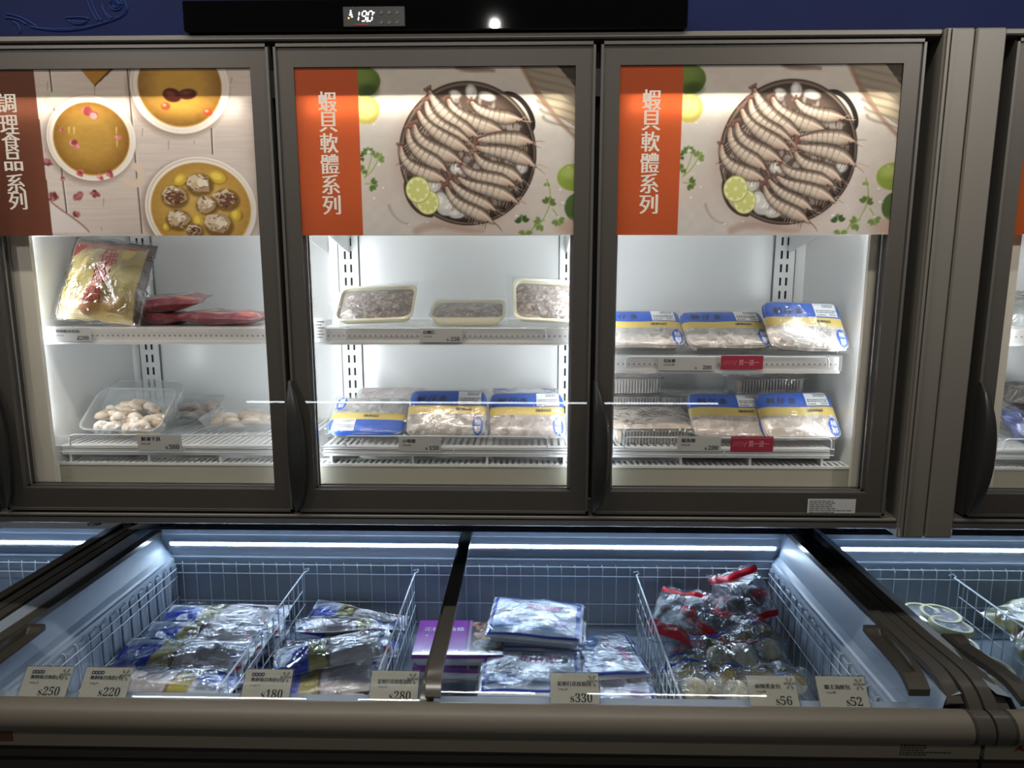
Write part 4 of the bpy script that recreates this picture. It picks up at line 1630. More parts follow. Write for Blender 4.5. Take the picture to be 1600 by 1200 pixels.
def loft(b, secs, m=0, col=None, cap0=True, cap1=True, n=5, ribs=0.0):
    """secs: (w, h, radius, z, cx, cy) rounded rectangles joined into a shell"""
    rings = []
    for (w, h, r, z, *c) in secs:
        cx, cy = c if c else (0, 0)
        pts = rrect(w, h, r, n)
        ring = []
        for i, (x, y) in enumerate(pts):
            ring.append(b.vert((x + cx, y + cy, z), col(x / w, y / h, z) if col else None))
        rings.append(ring)
    N = len(rings[0])
    for A, B in zip(rings[:-1], rings[1:]):
        for j in range(N):
            b.face((A[j], A[(j + 1) % N], B[(j + 1) % N], B[j]), m)
    if cap0:
        b.face(rings[0][::-1], m)
    if cap1:
        b.face(rings[-1], m)
    return rings


def place(o, loc, lean=0.0, yaw=0.0, roll=0.0):
    """lean lifts the far edge (rotation about X), yaw turns about Z, roll tips sideways"""
    o.location = loc
    o.rotation_euler = (Matrix.Rotation(yaw, 3, 'Z') @ Matrix.Rotation(lean, 3, 'X') @ Matrix.Rotation(roll, 3, 'Y')).to_euler()
    return o


def pillow(b, w, h, t, nu=26, nv=16, seed=0, col=None, wob=0.004, px=4, seam=0.06, bend=0.0, lump=None, cy=0.0, cz=0.0, both=True):
    rng = random.Random(seed)
    ph = [rng.uniform(0, 6.28) for _ in range(8)]
    fr = [rng.uniform(1.5, 4.5) for _ in range(8)]

    def shape(u, v, s):
        a, c = 2 * u - 1, 2 * v - 1
        ea, ec = max(0, 1 - abs(a) / (1 - seam)), max(0, 1 - abs(c) / (1 - seam * w / h))
        e = (1 - (1 - ea) ** px) * (1 - (1 - ec) ** px) if ea > 0 and ec > 0 else 0
        e = max(0, e) ** 0.6
        if lump:
            e *= lump(u, v)
        wv = sum(math.sin(fr[k] * 2 * a + ph[k]) * math.sin(fr[k + 4] * 1.6 * c + ph[k + 4]) for k in range(4)) / 4
        z = s * t / 2 * e * (1 + 0.35 * wv) + wob * math.sin(fr[1] * a + ph[2]) * math.cos(fr[5] * c + ph[6]) + bend * (a * a)
        x = a * w / 2 * (1 - 0.03 * (1 - abs(c)) * math.sin(ph[3] + 5 * c) ** 2)
        y = c * h / 2 * (1 - 0.04 * (1 - abs(a)) * math.sin(ph[4] + 6 * a) ** 2) + cy
        return (x, y, z + cz)
    b.top = lambda x, y: shape(x / w + 0.5, (y - cy) / h + 0.5, 1)[2]
    b.grid(nu, nv, lambda u, v: shape(u, v, 1), col)
    if both:
        b.grid(nu, nv, lambda u, v: shape(u, v, -1), (lambda u, v: col(u, v)) if col else None, flip=True)


# ---- printed designs
def fish_noise(w, h, seed, base=(196, 192, 186), dark=(140, 132, 128), n=160, ln=7):
    p = Paint(w, h, base)
    rng = random.Random(seed)
    p.a += ((vnoise(w, h, 9, 6, seed) - 0.5) * 34)[..., None]
    for k in range(n):
        x, y, a = rng.uniform(0, w), rng.uniform(0, h), rng.uniform(0, 3.14)
        c = dark if rng.random() < 0.45 else (232, 228, 222)
        q = [(x, y), (x + ln * math.cos(a), y + ln * math.sin(a)), (x + ln * 1.5 * math.cos(a + 0.8), y + ln * 1.5 * math.sin(a + 0.8))]
        p.stroke(bez(q, 7), rng.uniform(0.6, 1.7), 0.5, c, rng.uniform(0.3, 0.8), 1.5)
    return p


def pack_print(seed, content=(172, 168, 162), dark=(120, 112, 106)):
    w, h = 96, 60
    p = fish_noise(w, h, seed, content, dark, 120, 5)
    v = 1 - p.Y / h
    p.mix((v > 0.63) * 1.0, (20, 84, 186))
    p.mix(((v > 0.63) & (v < 0.66)) * 0.6, (14, 62, 150))
    p.mix(((v <= 0.63) & (v > 0.465)) * 1.0, (206, 180, 84))
    p.mix(((v <= 0.465) & (v > 0.445)) * 1.0, (150, 70, 52))
    p.mix(((v <= 0.63) & (v > 0.465)) * (vnoise(w, h, 6, 4, seed + 5) * 0.35), (226, 206, 130))
    return p


STICK_N = [0]


def sticker(parent, x, y, w, h, surf, seed=0):
    b = MB()
    rs = random.Random(seed)
    z0 = surf(x, y)
    T = lambda a, c, d: (x + a * w, y + c * h, surf(x + a * w, y + c * h) + d)
    b.grid(6, 4, lambda u, v: T(u - 0.5, v - 0.5, 0.0012))
    for (fx, fy, fw, nn) in ((-0.10, 0.36, 0.5, 1), (-0.10, 0.22, 0.42, 1), (-0.44, -0.06, 0.86, 1), (-0.44, -0.20, 0.80, 1), (-0.44, -0.40, 0.36, 1)):
        a = fx
        while a < fx + fw:
            q = rs.uniform(0.03, 0.10)
            b.quad(T(a, fy - 0.045, 0.0017), T(a + q, fy - 0.045, 0.0017), T(a + q, fy + 0.045, 0.0017), T(a, fy + 0.045, 0.0017), m=1)
            a += q + 0.025
    for k in range(9):
        a = 0.12 + k * 0.036
        b.quad(T(a, -0.44, 0.0017), T(a + 0.018, -0.44, 0.0017), T(a + 0.018, -0.30, 0.0017), T(a, -0.30, 0.0017), m=1)
    b.build('price_sticker', ['white', 'inkgrey'], parent, world=False)


def badge(parent, x, y, r, surf, flip=False):
    b = MB()
    n = 22
    c = b.vert((x, y, surf(x, y) + 0.0012))
    ring = []
    for k in range(n):
        t = 2 * PI * k / n
        ax, ay = r * 0.62 * math.cos(t) * (1 + 0.05 * math.sin(5 * t)), r * 1.15 * math.sin(t) * (1 + 0.04 * math.cos(4 * t))
        ring.append(b.vert((x + ax, y + ay, surf(x + ax, y + ay) + 0.0012)))
    for k in range(n):
        b.face((c, ring[k], ring[(k + 1) % n]))
    fl = -1 if flip else 1
    fn = lambda a, q: (x + a * 1.0, y + q, surf(x + a, y + q) + 0.0020)
    text(b, '極', 0, r * 0.08, r * 0.74, fn, m=1, align='c', bold=0.02, fit=True, width=r * 0.72)
    text(b, '鮮', 0, -r * 0.80, r * 0.74, fn, m=1, align='c', bold=0.02, fit=True, width=r * 0.72)
    b.build('blue_badge', ['bluebadge', 'whiteink'], parent, world=False)


def seafood_pack(label, loc, lean, yaw=0.0, roll=0.0, w=0.222, l=0.142, t=0.036, seed=1, flip=False, group='blue and gold seafood packs', extras=True, wrap=True, content=(172, 168, 162), dark=(120, 112, 106)):
    """shallow tray under a blue, gold and clear printed film"""
    o = thing('seafood_pack', label, 'seafood pack', group=group)
    place(o, loc, lean, yaw, roll)
    b = MB()
    rng = random.Random(seed)

    def tc(x, y, z):
        k = 0.75 + 0.25 * math.sin((x + y) * 160)
        return lin((186 * k + 20, 180 * k + 20, 174 * k + 18))
    loft(b, [(w * 0.86, l * 0.80, 0.016, 0.0, 0, l / 2), (w * 0.92, l * 0.88, 0.018, t * 0.55, 0, l / 2), (w * 0.96, l * 0.95, 0.02, t * 0.9, 0, l / 2)], col=tc, n=6)
    b.build('tray', 'food', o, world=False, colors=True, smooth='auto')
    pp = pack_print(seed, content, dark)
    smp = sampler(pp)

    def surf(x, y):
        a, c = 2 * x / w, 2 * (y - l / 2) / l
        if flip:
            pass
        e = max(0.0, 1 - abs(a) ** 8) ** 0.5 * max(0.0, 1 - abs(c) ** 6) ** 0.5
        return t * 0.72 + t * 0.34 * e + 0.0012 * math.sin(40 * x + seed) * math.cos(34 * y)

    def pt(u, v):
        a, c = 2 * u - 1, 2 * v - 1
        k = 1 - 0.04 * (abs(a) ** 6) * (abs(c) ** 6) * 3
        x, y = a * w / 2 * k, l / 2 + c * l / 2 * k
        return (x, y, surf(a * w / 2, l / 2 + c * l / 2))
    b = MB()
    b.grid(64, 40, pt, (lambda u, v: smp(1 - u, 1 - v)) if flip else smp)
    b.build('printed_top', 'printsoft', o, world=False, colors=True, smooth=True)
    sg = -1 if flip else 1

    def S(x, y):
        return surf(x, y)
    if extras:
        by = l * (0.215 if not flip else 0.80)
        bx = w * 0.40 * sg
        badge(o, bx, by, 0.0235, S, flip)
        sticker(o, w * 0.285 * sg, l * (0.80 if not flip else 0.22), 0.062, 0.042, S, seed)
        b = MB()
        if not flip:
            fn = lambda a, q: (a, q, S(a, q) + 0.0014)
            for ch, dx in zip('蚵仔条', (0, 0.030, 0.060)):
                text(b, ch, -w * 0.34 + dx, l * 0.70, 0.020, fn, align='c', fit=True, width=0.022, bold=0.06, ital=0.15)
            text(b, '【嚴選出品】', w * 0.12, l * 0.525, 0.0085, fn, align='l', fit=True, width=0.040, bold=0.08)
        else:
            fn = lambda a, q: (a, q, S(a, q) + 0.0014)
            text(b, '【嚴選出品】', -w * 0.05, l * 0.42, 0.0085, fn, align='l', fit=True, width=0.040, bold=0.08)
        b.build('pack_lettering', 'ink', o, world=False)
    if wrap:
        b = MB()
        ph = rng.uniform(0, 6)

        def wr(u, v):
            a, c = 2 * u - 1, 2 * v - 1
            x, y = a * w * 0.525, l / 2 + c * l * 0.545
            e = max(abs(a), abs(c))
            z = surf(max(-w / 2, min(w / 2, x)) * 0.98, l / 2 + max(-1, min(1, c * 1.05)) * l / 2 * 0.98) + 0.0032
            if e > 0.93:
                z += 0.003 * math.sin(40 * (a + c) + ph) - (e - 0.93) * 0.05
            return (x, y, z + 0.0012 * math.sin(50 * x + ph) * math.sin(44 * y + 2 * ph))
        b.grid(30, 20, wr)
        b.build('clear_wrap', 'filmsoft', o, world=False, smooth=True)
    return o


def foam_tray(label, loc, lean, yaw=0.0, roll=0.0, w=0.215, l=0.14, t=0.026, seed=1, skirt=None):
    """cream foam tray of peeled prawns under stretched film"""
    o = thing('prawn_tray', label, 'seafood tray', group='cream foam trays of peeled prawns')
    place(o, loc, lean, yaw, roll)
    b = MB()
    c = (0, l / 2)
    loft(b, [(w * 0.86, l * 0.80, 0.018, 0.0) + c, (w * 0.97, l * 0.95, 0.022, t * 0.85) + c, (w, l, 0.024, t) + c, (w * 0.99, l * 0.985, 0.024, t * 1.06) + c, (w * 0.93, l * 0.89, 0.022, t * 1.05) + c, (w * 0.90, l * 0.86, 0.02, t * 0.55) + c], n=6)
    b.build('foam_base', 'foam', o, world=False, smooth='auto', angle=50)
    p = Paint(84, 56, (150, 138, 130))
    rng = random.Random(seed)
    p.a += ((vnoise(84, 56, 5, 4, seed) - 0.5) * 60)[..., None]
    H = np.zeros((56, 84))
    for k in range(150):
        x, y, a = rng.uniform(0, 84), rng.uniform(0, 56), rng.uniform(0, 6.28)
        s = rng.uniform(4, 7)
        q = [(x, y), (x + s * math.cos(a), y + s * math.sin(a)), (x + s * 1.3 * math.cos(a + 1.1), y + s * 1.3 * math.sin(a + 1.1)), (x + s * 0.9 * math.cos(a + 1.8), y + s * 0.9 * math.sin(a + 1.8))]
        v = rng.uniform(150, 222)
        g = bez(q, 9)
        p.stroke(g, 2.6, 1.3, (110, 98, 92), 0.5, 2)
        p.stroke(g, 2.0, 0.9, (v, v - 12, v - 22), 0.85, 1.5)
        if rng.random() < 0.5:
            p.stroke(g[2:6], 0.5, 0.4, (104, 90, 84), 0.8)
    smp = sampler(p)
    lum = p.a.mean(-1) / 255

    def pt(u, v):
        a, cc = 2 * u - 1, 2 * v - 1
        k = 0.93 if abs(a) ** 10 + abs(cc) ** 10 > 1.2 else 1.0
        j, i = min(55, int((1 - v) * 56)), min(83, int(u * 84))
        e = (1 - abs(a) ** 6) * (1 - abs(cc) ** 6)
        return (a * w * 0.455 * k, l / 2 + cc * l * 0.435 * k, t * 0.62 + e * (0.006 + 0.011 * lum[j, i]))
    b = MB()
    b.grid(84, 56, pt, smp)
    b.build('peeled_prawns', 'food', o, world=False, colors=True, smooth=True)
    b = MB()

    def wr(u, v):
        a, cc = 2 * u - 1, 2 * v - 1
        return (a * w * 0.503, l / 2 + cc * l * 0.505, t * 1.10 + 0.0025 + 0.003 * (1 - a * a) * (1 - cc * cc) + 0.0008 * math.sin(60 * a + seed) * math.sin(40 * cc))
    b.grid(24, 16, wr)
    if skirt:
        x0, x1, y0, y1 = skirt
        b.grid(12, 8, lambda u, v: (x0 + (x1 - x0) * u, y0 + (y1 - y0) * v, t * 0.45 + 0.004 * math.sin(9 * u + seed) * math.cos(7 * v)))
    b.build('stretched_film', 'filmsoft', o, world=False, smooth=True)
    return o


def clam_pack(label, loc, lean=0.0, yaw=0.0, w=0.20, l=0.13, t=0.045, seed=1, top='clear', group='ribbed clear packs of frozen fish', col=(196, 182, 172)):
    """ribbed see-through pack of fish with a flat rim"""
    o = thing('fish_pack', label, 'seafood pack', group=group)
    place(o, loc, lean, yaw)
    rng = random.Random(seed)

    def tc(x, y, z):
        k = 0.86 + 0.14 * math.sin(150 * x + 2) * math.sin(130 * y) + 0.08 * math.sin(31 * x + seed)
        return lin(tuple(max(0, min(255, q * k)) for q in col))
    b = MB()
    n = 14
    loft(b, [(w * 0.84, l * 0.8, 0.014, 0.0, 0, l / 2), (w * 0.90, l * 0.87, 0.016, t * 0.5, 0, l / 2), (w * 0.93, l * 0.92, 0.018, t * 0.93, 0, l / 2), (w * 0.90, l * 0.88, 0.018, t, 0, l / 2)], col=tc, n=n)
    b.build('frozen_fish', 'food', o, world=False, colors=True, smooth='auto')
    b = MB()
    # ribs round the wall and the rim
    for s in (-1, 1):
        k = -w * 0.40
        while k < w * 0.40:
            y0 = l / 2 + s * l * 0.425
            b.box(k, k + 0.0035, min(y0, y0 + s * 0.008), max(y0, y0 + s * 0.008), 0.003, t * 0.9)
            k += 0.0085
    for s in (-1, 1):
        k = -l * 0.36
        while k < l * 0.36:
            x0 = s * w * 0.44
            b.box(min(x0, x0 + s * 0.006), max(x0, x0 + s * 0.006), l / 2 + k, l / 2 + k + 0.0035, 0.003, t * 0.9)
            k += 0.0085
    loft(b, [(w * 0.95, l * 0.94, 0.018, t * 0.93, 0, l / 2), (w * 1.02, l * 1.03, 0.022, t * 0.95, 0, l / 2), (w * 1.02, l * 1.03, 0.022, t * 0.985, 0, l / 2)], cap0=False, cap1=False, n=6)
    b.build('ribbed_tray', 'traypl', o, world=False)
    if top == 'blue':
        smp = sampler(pack_print(seed))
    else:
        smp = sampler(fish_noise(64, 42, seed, tuple(min(255, q + 8) for q in col), tuple(q - 40 for q in col), 60, 5))
    b = MB()
    b.grid(40, 26, lambda u, v: ((2 * u - 1) * w * 0.47, l / 2 + (2 * v - 1) * l * 0.47, t + 0.002 + 0.004 * (1 - (2 * u - 1) ** 4) * (1 - (2 * v - 1) ** 4)), smp)
    b.build('printed_top', 'printsoft', o, world=False, colors=True, smooth=True)
    b = MB()
    b.grid(24, 16, lambda u, v: ((2 * u - 1) * w * 0.53, l / 2 + (2 * v - 1) * l * 0.54, t + 0.0085 - 0.012 * max(abs(2 * u - 1), abs(2 * v - 1)) ** 8 + 0.0012 * math.sin(31 * u + seed) * math.cos(23 * v)))
    b.build('clear_wrap', 'film', o, world=False, smooth=True)
    return o


def price_tag(label, px0, px1, py0, py1, title, sub, price, Y=0.0745, kind='grey'):
    """card clipped on the shelf rail; photo pixels give its corners on the rail's plane"""
    A, B = at(px0, py1, Y), at(px1, py0, Y)
    x0, x1, z0, z1 = A.x, B.x, A.z, B.z
    o = thing('price_tag', label, 'price tag', ((x0 + x1) / 2, Y, z0), group='price tags on the shelf rails')
    b = MB()
    b.box(x0, x1, Y - 0.0005, Y + 0.0008, z0, z1)
    b.build('tag_card', 'redpaper' if kind == 'red' else 'tagpaper', o)
    w, h = x1 - x0, z1 - z0
    b = MB()
    fn = lambda a, c: (a, Y - 0.0009, c)
    if kind == 'red':
        text(b, title, x0 + w * 0.42, z0 + h * 0.30, h * 0.42, fn, fit=True, width=w * 0.48, bold=0.03)
        for k in range(5):
            xx = x0 + w * (0.06 + 0.066 * k)
            b.tube([(xx, Y - 0.0009, z0 + h * (0.30 + 0.05 * (k % 2))), (xx + w * 0.03, Y - 0.0009, z0 + h * 0.66), (xx + w * 0.055, Y - 0.0009, z0 + h * (0.40 + 0.1 * (k % 3)))], 0.0005, 4)
        b.build('tag_lettering', 'pinkink', o)
    else:
        text(b, title, x0 + w * 0.09, z0 + h * 0.60, h * 0.26, fn, fit=True, width=min(w * 0.62, h * 0.29 * len(title)), bold=0.06)
        if sub:
            text(b, sub, x0 + w * 0.09, z0 + h * 0.36, h * 0.13, fn, fit=True, width=w * 0.20)
        text(b, serif('s'), x0 + w * 0.68, z0 + h * 0.10, h * 0.18, fn, fit=True, width=h * 0.14, align='r')
        text(b, serif(price), x0 + w * 0.94, z0 + h * 0.10, h * 0.30, fn, fit=True, width=h * 0.215 * len(price), align='r')
        b.build('tag_lettering', 'ink', o)
    return o


def price_card(label, px0, px1, title, sub, price, lean=50, dots=False, top=1043):
    """taupe price card in a clear stand on the ledge inside the front of the freezer"""
    Yb, Zb = -0.228, 0.7455
    xm = (at(px0, 1075, -0.20).x + at(px1, 1075, -0.20).x) / 2
    w = 0.112
    h = 0.082
    o = thing('price_card', label, 'price card', group='price cards along the chest freezer front')
    place(o, (xm, Yb, Zb), math.radians(lean))
    b = MB()
    b.box(-w / 2, w / 2, 0, h, 0, 0.0012)
    b.build('card_sheet', 'cardpaper', o, world=False)
    fn = lambda a, c: (a, c, 0.0017)
    b = MB()
    text(b, title, -w * 0.36, h * 0.66, h * 0.125, fn, fit=True, width=min(w * 0.70, w * 0.105 * len(title)), bold=0.10)
    text(b, sub, -w * 0.34, h * 0.54, h * 0.065, fn, fit=True, width=w * 0.2)
    text(b, serif('s'), w * (0.36 - 0.125 * len(price)), h * 0.24, h * 0.15, fn, fit=True, width=h * 0.105, align='r')
    text(b, serif(price), w * 0.36, h * 0.24, h * 0.235, fn, fit=True, width=w * 0.118 * len(price), align='r')
    b.build('card_lettering', 'ink', o, world=False)
    if dots:
        b = MB()
        for k in range(4):
            cx = -w * 0.32 + k * w * 0.066
            b.tube([(cx + w * 0.028 * math.cos(t * PI / 7), h * 0.865 + w * 0.028 * math.sin(t * PI / 7), 0.0018) for t in range(14)], 0.0012, 4, closed=True)
        b.build('ring_marks', 'inkblue', o, world=False)
    b = MB()
    for k in range(6):
        a = k * PI / 3
        c0 = Vector((w * 0.37, h * 0.80, 0.0017))
        d = Vector((math.cos(a), math.sin(a), 0))
        b.tube([c0, c0 + d * 0.013], 0.0011, 4)
        for q in (0.006, 0.010):
            for s in (-1, 1):
                e = Vector((math.cos(a + s * 0.8), math.sin(a + s * 0.8), 0))
                b.tube([c0 + d * q, c0 + d * q + e * 0.004], 0.0009, 4)
    b.build('snowflake_mark', 'flake', o, world=False)
    b = MB()
    b.box(-w / 2 - 0.003, w / 2 + 0.003, -0.002, h + 0.003, -0.0022, -0.0006)
    b.box(-w / 2 - 0.003, w / 2 + 0.003, -0.002, h + 0.003, 0.0030, 0.0042)
    b.build('clear_stand', 'cardclear', o, world=False)
    return o


# ---- price tags
price_tag('grey price tag $2200 at the shelf end under the gold hamper bag', 84, 141, 512, 533, '佛跳牆(含高湯)', '1800g/盒', '2200')
price_tag('grey price tag $380 on the lowest rail, below the clear tray of fillets', 216, 283, 679, 704, '鮮凍干貝', '500g/盒', '380')
price_tag('grey price tag $250 under the flat middle prawn tray', 656, 722, 513, 535, '白蝦仁', '200g/盒', '250')
price_tag('grey price tag $150 on the lowest rail of the middle door', 623, 689, 683, 705, '小卷圈', '200g/盒', '150')
price_tag('grey price tag $200 on the upper shelf rail, left of a crimson tag', 1028, 1118, 558, 579, '花枝條', '200g/盒', '200')
price_tag('grey price tag $200 on the lowest rail, left of a crimson tag', 1058, 1127, 682, 705, '魷魚圈', '200g/盒', '200')
price_tag('crimson buy-one-get-one tag on the upper shelf rail', 1126, 1193, 556, 577, '買一送一', '', '', kind='red')
price_tag('crimson buy-one-get-one tag on the lowest rail', 1141, 1209, 682, 705, '買一送一', '', '', kind='red')
# ---- price cards
price_card('taupe price card $250 in the chest freezer, first from the slanted rail', 38, 105, '無刺虱目魚肚(大)', '260g/片', '250', dots=True)
price_card('taupe price card $220 beside the front of the fish bag pile', 130, 200, '無刺虱目魚肚(中)', '200g/片', '220', dots=True)
price_card('taupe price card $180 between the two piles of fish bags', 382, 452, '無刺虱目魚肚(小)', '140g/片', '180', dots=True)
price_card('taupe price card $280 beside the purple boxes', 582, 650, '宏裕行花枝蝦油條', '300g/盒', '280')
price_card('taupe price card $330 in front of the silver prawn trays', 862, 934, '宏裕行花枝蝦排', '500g/盒', '330')
price_card('taupe price card $56 with a clear snowflake, before the white bun bags', 1172, 1245, '麻辣黑金包', '120g/顆', '56')
price_card('taupe price card $52 with a clear snowflake, last before the ribbed wall', 1280, 1356, '霸王海鮮包', '120g/顆', '52')


# ================================================================== goods on the cabinet shelves
def X3(px, py, Y):
    return at(px, py, Y).x


D = math.radians
RED = [(150, 30, 44), (186, 60, 66), (120, 24, 38)]


def bag_thing(name, label, cat, group):
    return thing(name, label, cat, group=group)


# gold hamper bag leaning on the first shelf
def gold_bag():
    o = thing('gift_bag', 'gold bag with red characters leaning on the left of the shelf, behind the soup-poster door', 'food bag')
    W_, H_ = 0.215, 0.235
    w, h = 110, 120
    p = Paint(w, h, (214, 192, 124))
    p.a += ((vnoise(w, h, 6, 6, 3) - 0.5) * 46)[..., None] * np.array([0.8, 0.9, 1.2])
    p.a += ((vnoise(w, h, 3, 3, 12) - 0.5) * 40)[..., None] * np.array([1, 1, 0.6])
    for q in ((70, 60, 34, 26, (176, 168, 84)), (30, 80, 26, 24, (196, 178, 96)), (78, 30, 26, 18, (190, 160, 84)), (60, 100, 30, 14, (186, 134, 62)), (84, 54, 16, 12, (226, 212, 160))):
        p.ell(q[0], q[1], q[2], q[3], q[4], soft=14, alpha=0.55)
    # brown margins, pinkish band on top, red corner
    for m_ in ((p.Y < 10), (p.X > w - 9), (p.X < 5)):
        p.mix(m_ * 1.0, (76, 56, 40))
    p.poly([(6, 10), (100, 10), (96, 15), (10, 22)], (176, 106, 78))
    p.poly([(6, 14), (26, 14), (14, 30), (6, 32)], (178, 30, 34))
    # backing panel of the lettering
    p.poly([(48, 24), (62, 26), (60, 66), (50, 112), (34, 112), (42, 66)], (226, 152, 112), 0.75)
    smp = sampler(p)
    b = MB()
    pillow(b, W_, H_, 0.062, 44, 48, 5, smp, wob=0.004, px=3, seam=0.05, cy=H_ / 2, cz=0.031)
    b.build('printed_bag', 'print', o, world=False, colors=True, smooth=True)
    top = b.top
    b = MB()
    for ch, x, y in (('佛', 0.004, 0.150), ('跳', -0.004, 0.098), ('牆', -0.014, 0.046)):
        text(b, ch, x, y, 0.046, lambda a, c: (a, c, top(a, c) + 0.0018), align='c', bold=0.035, fit=True, width=0.046)
    b.build('bag_lettering', mat('brush_red_ink', (176, 44, 30), 0.4), o, world=False)
    b = MB()
    pillow(b, W_ * 1.07, H_ * 1.06, 0.074, 40, 40, 8, None, wob=0.006, px=3, seam=0.03, cy=H_ / 2, cz=0.0325, both=False)
    b.build('clear_wrap', 'film', o, world=False, smooth=True)
    c = at(138, 508, 0.105)
    place(o, (c.x - 0.012, 0.150, ZS1 + 0.001), D(62), D(6), D(-4))
    o.rotation_euler = (Matrix.Rotation(D(8), 3, 'Z') @ Matrix.Rotation(D(66), 3, 'X') @ Matrix.Rotation(D(-7), 3, 'Z')).to_euler()


gold_bag()


def red_bag(label, loc, yaw, w=0.24, h=0.16, t=0.04, seed=1, lean=0.0, roll=0.0, patch=(196, 186, 172)):
    o = thing('red_food_bag', label, 'food bag', group='red patterned bags on the first shelf')
    pw, ph = 96, 64
    p = Paint(pw, ph, (138, 62, 74))
    rng = random.Random(seed)
    for k in range(110):
        x, y, r = rng.uniform(0, pw), rng.uniform(0, ph), rng.uniform(2, 5)
        p.stroke([(x + r * math.cos(a), y + r * math.sin(a)) for a in np.linspace(0, 5, 8)], 0.7, 0.5, rng.choice([(176, 98, 104), (190, 124, 124), (112, 42, 54), (150, 60, 70)]), 0.8)
    p.ell(30, 36, 22, 13, patch, rot=0.2, soft=2)
    p.ell(66, 26, 20, 10, patch, rot=-0.3, soft=2, alpha=0.9)
    p.stroke(bez([(8, 56), (30, 44), (60, 60), (90, 44)]), 1.6, 1.0, (224, 206, 200), 0.9)
    p.stroke(bez([(50, 8), (70, 20), (88, 10)]), 1.3, 0.8, (224, 206, 200), 0.9)
    p.ell(80, 52, 9, 6, (222, 112, 84), soft=2, alpha=0.8)
    b = MB()
    pillow(b, w, h, t, 34, 22, seed, sampler(p), wob=0.003, px=3, cz=t / 2)
    b.build('printed_bag', 'print', o, world=False, colors=True, smooth=True)
    return place(o, loc, lean, yaw, roll)


red_bag('red bag lying flat on the first shelf, just right of the gold bag', (X3(238, 495, 0.22), 0.235, ZS1 + 0.001), 0.1, 0.23, 0.17, 0.036, 2)
red_bag('red bag lying at the right end of the first shelf, pale cloud print', (X3(352, 497, 0.22) + 0.005, 0.22, ZS1 + 0.001), -0.1, 0.25, 0.17, 0.040, 5, patch=(186, 166, 128))
red_bag('red bag on top of another red bag, its free end lifted', (X3(240, 468, 0.22), 0.24, ZS1 + 0.036), 0.25, 0.27, 0.17, 0.044, 7, 0.10, -0.09)


# ---- clear trays of fillets on the lowest shelf behind the first door
def fillet_tray(label, loc, lean, yaw=0.0, w=0.235, l=0.15, t=0.040, n=22, seed=1, fill=0.5, dark=False):
    o = thing('fillet_tray', label, 'seafood tray', group='clear plastic trays behind the soup-poster door')
    place(o, loc, lean, yaw)
    c = (0, l / 2)
    b = MB()
    loft(b, [(w * 0.84, l * 0.78, 0.02, 0.0) + c, (w * 0.93, l * 0.90, 0.024, t * 0.7) + c, (w * 0.96, l * 0.95, 0.026, t) + c, (w, l, 0.028, t * 1.02) + c, (w, l, 0.028, t * 1.06) + c, (w * 0.95, l * 0.94, 0.026, t * 1.05) + c], cap1=False, n=6)
    b.build('plastic_tray', 'traypl', o, world=False, smooth='auto')
    rng = random.Random(seed)
    if n:
        b = MB()
        for k in range(n):
            u, v = rng.uniform(-0.36, 0.36), rng.uniform(0.12, 0.12 + 0.72 * fill)
            a = rng.uniform(-0.6, 0.6)
            L = rng.uniform(0.032, 0.06)
            pts = []
            x0, y0, z0 = u * w, v * l, rng.uniform(0.010, t * 0.85)
            for q in range(5):
                f = q / 4 - 0.5
                pts.append((x0 + f * L * math.cos(a), y0 + f * L * math.sin(a), z0 + 0.006 * math.cos(f * 4)))
            cc = rng.choice([(226, 206, 178), (234, 218, 196), (216, 190, 160), (238, 228, 214)]) if not dark else rng.choice([(186, 172, 158), (170, 158, 148)])
            s0 = len(b.v)
            b.tube(pts, [0.003, 0.010, 0.0125, 0.010, 0.003], 7)
            for i in range(s0, len(b.v)):
                b.c[i] = tuple(lin(cc))
        b.build('fish_fillets', 'food', o, world=False, colors=True, smooth=True)
    b = MB()
    b.grid(20, 14, lambda u, v: ((2 * u - 1) * w * 0.485, l / 2 + (2 * v - 1) * l * 0.48, t * 1.07 + 0.002 + 0.006 * (1 - (2 * u - 1) ** 2) * (1 - (2 * v - 1) ** 2) + 0.001 * math.sin(20 * u + seed)))
    b.build('stretched_film', 'filmsoft', o, world=False, smooth=True)
    return o


DK = 1.285
fillet_tray('clear tray of pale fillets leaning at the front of the lowest shelf', (X3(185, 688, 0.14) + 0.01, 0.150, DK), D(40), D(-4), 0.235, 0.150, 0.042, 46, 3, 0.85)
fillet_tray('clear tray leaning behind the front tray of pale fillets', (X3(215, 650, 0.26), 0.262, DK), D(46), D(-3), 0.225, 0.150, 0.040, 22, 4, 0.4)
fillet_tray('clear tray of fillets lying flat at the right, beside the slotted shelf', (X3(372, 660, 0.27) + 0.0, 0.235, DK), D(3), D(4), 0.21, 0.14, 0.036, 30, 5, 0.9)
fillet_tray('clear tray of greyish fillets half hidden behind the leaning trays', (X3(290, 655, 0.33), 0.315, DK), D(18), D(10), 0.20, 0.13, 0.036, 14, 6, 0.8, True)

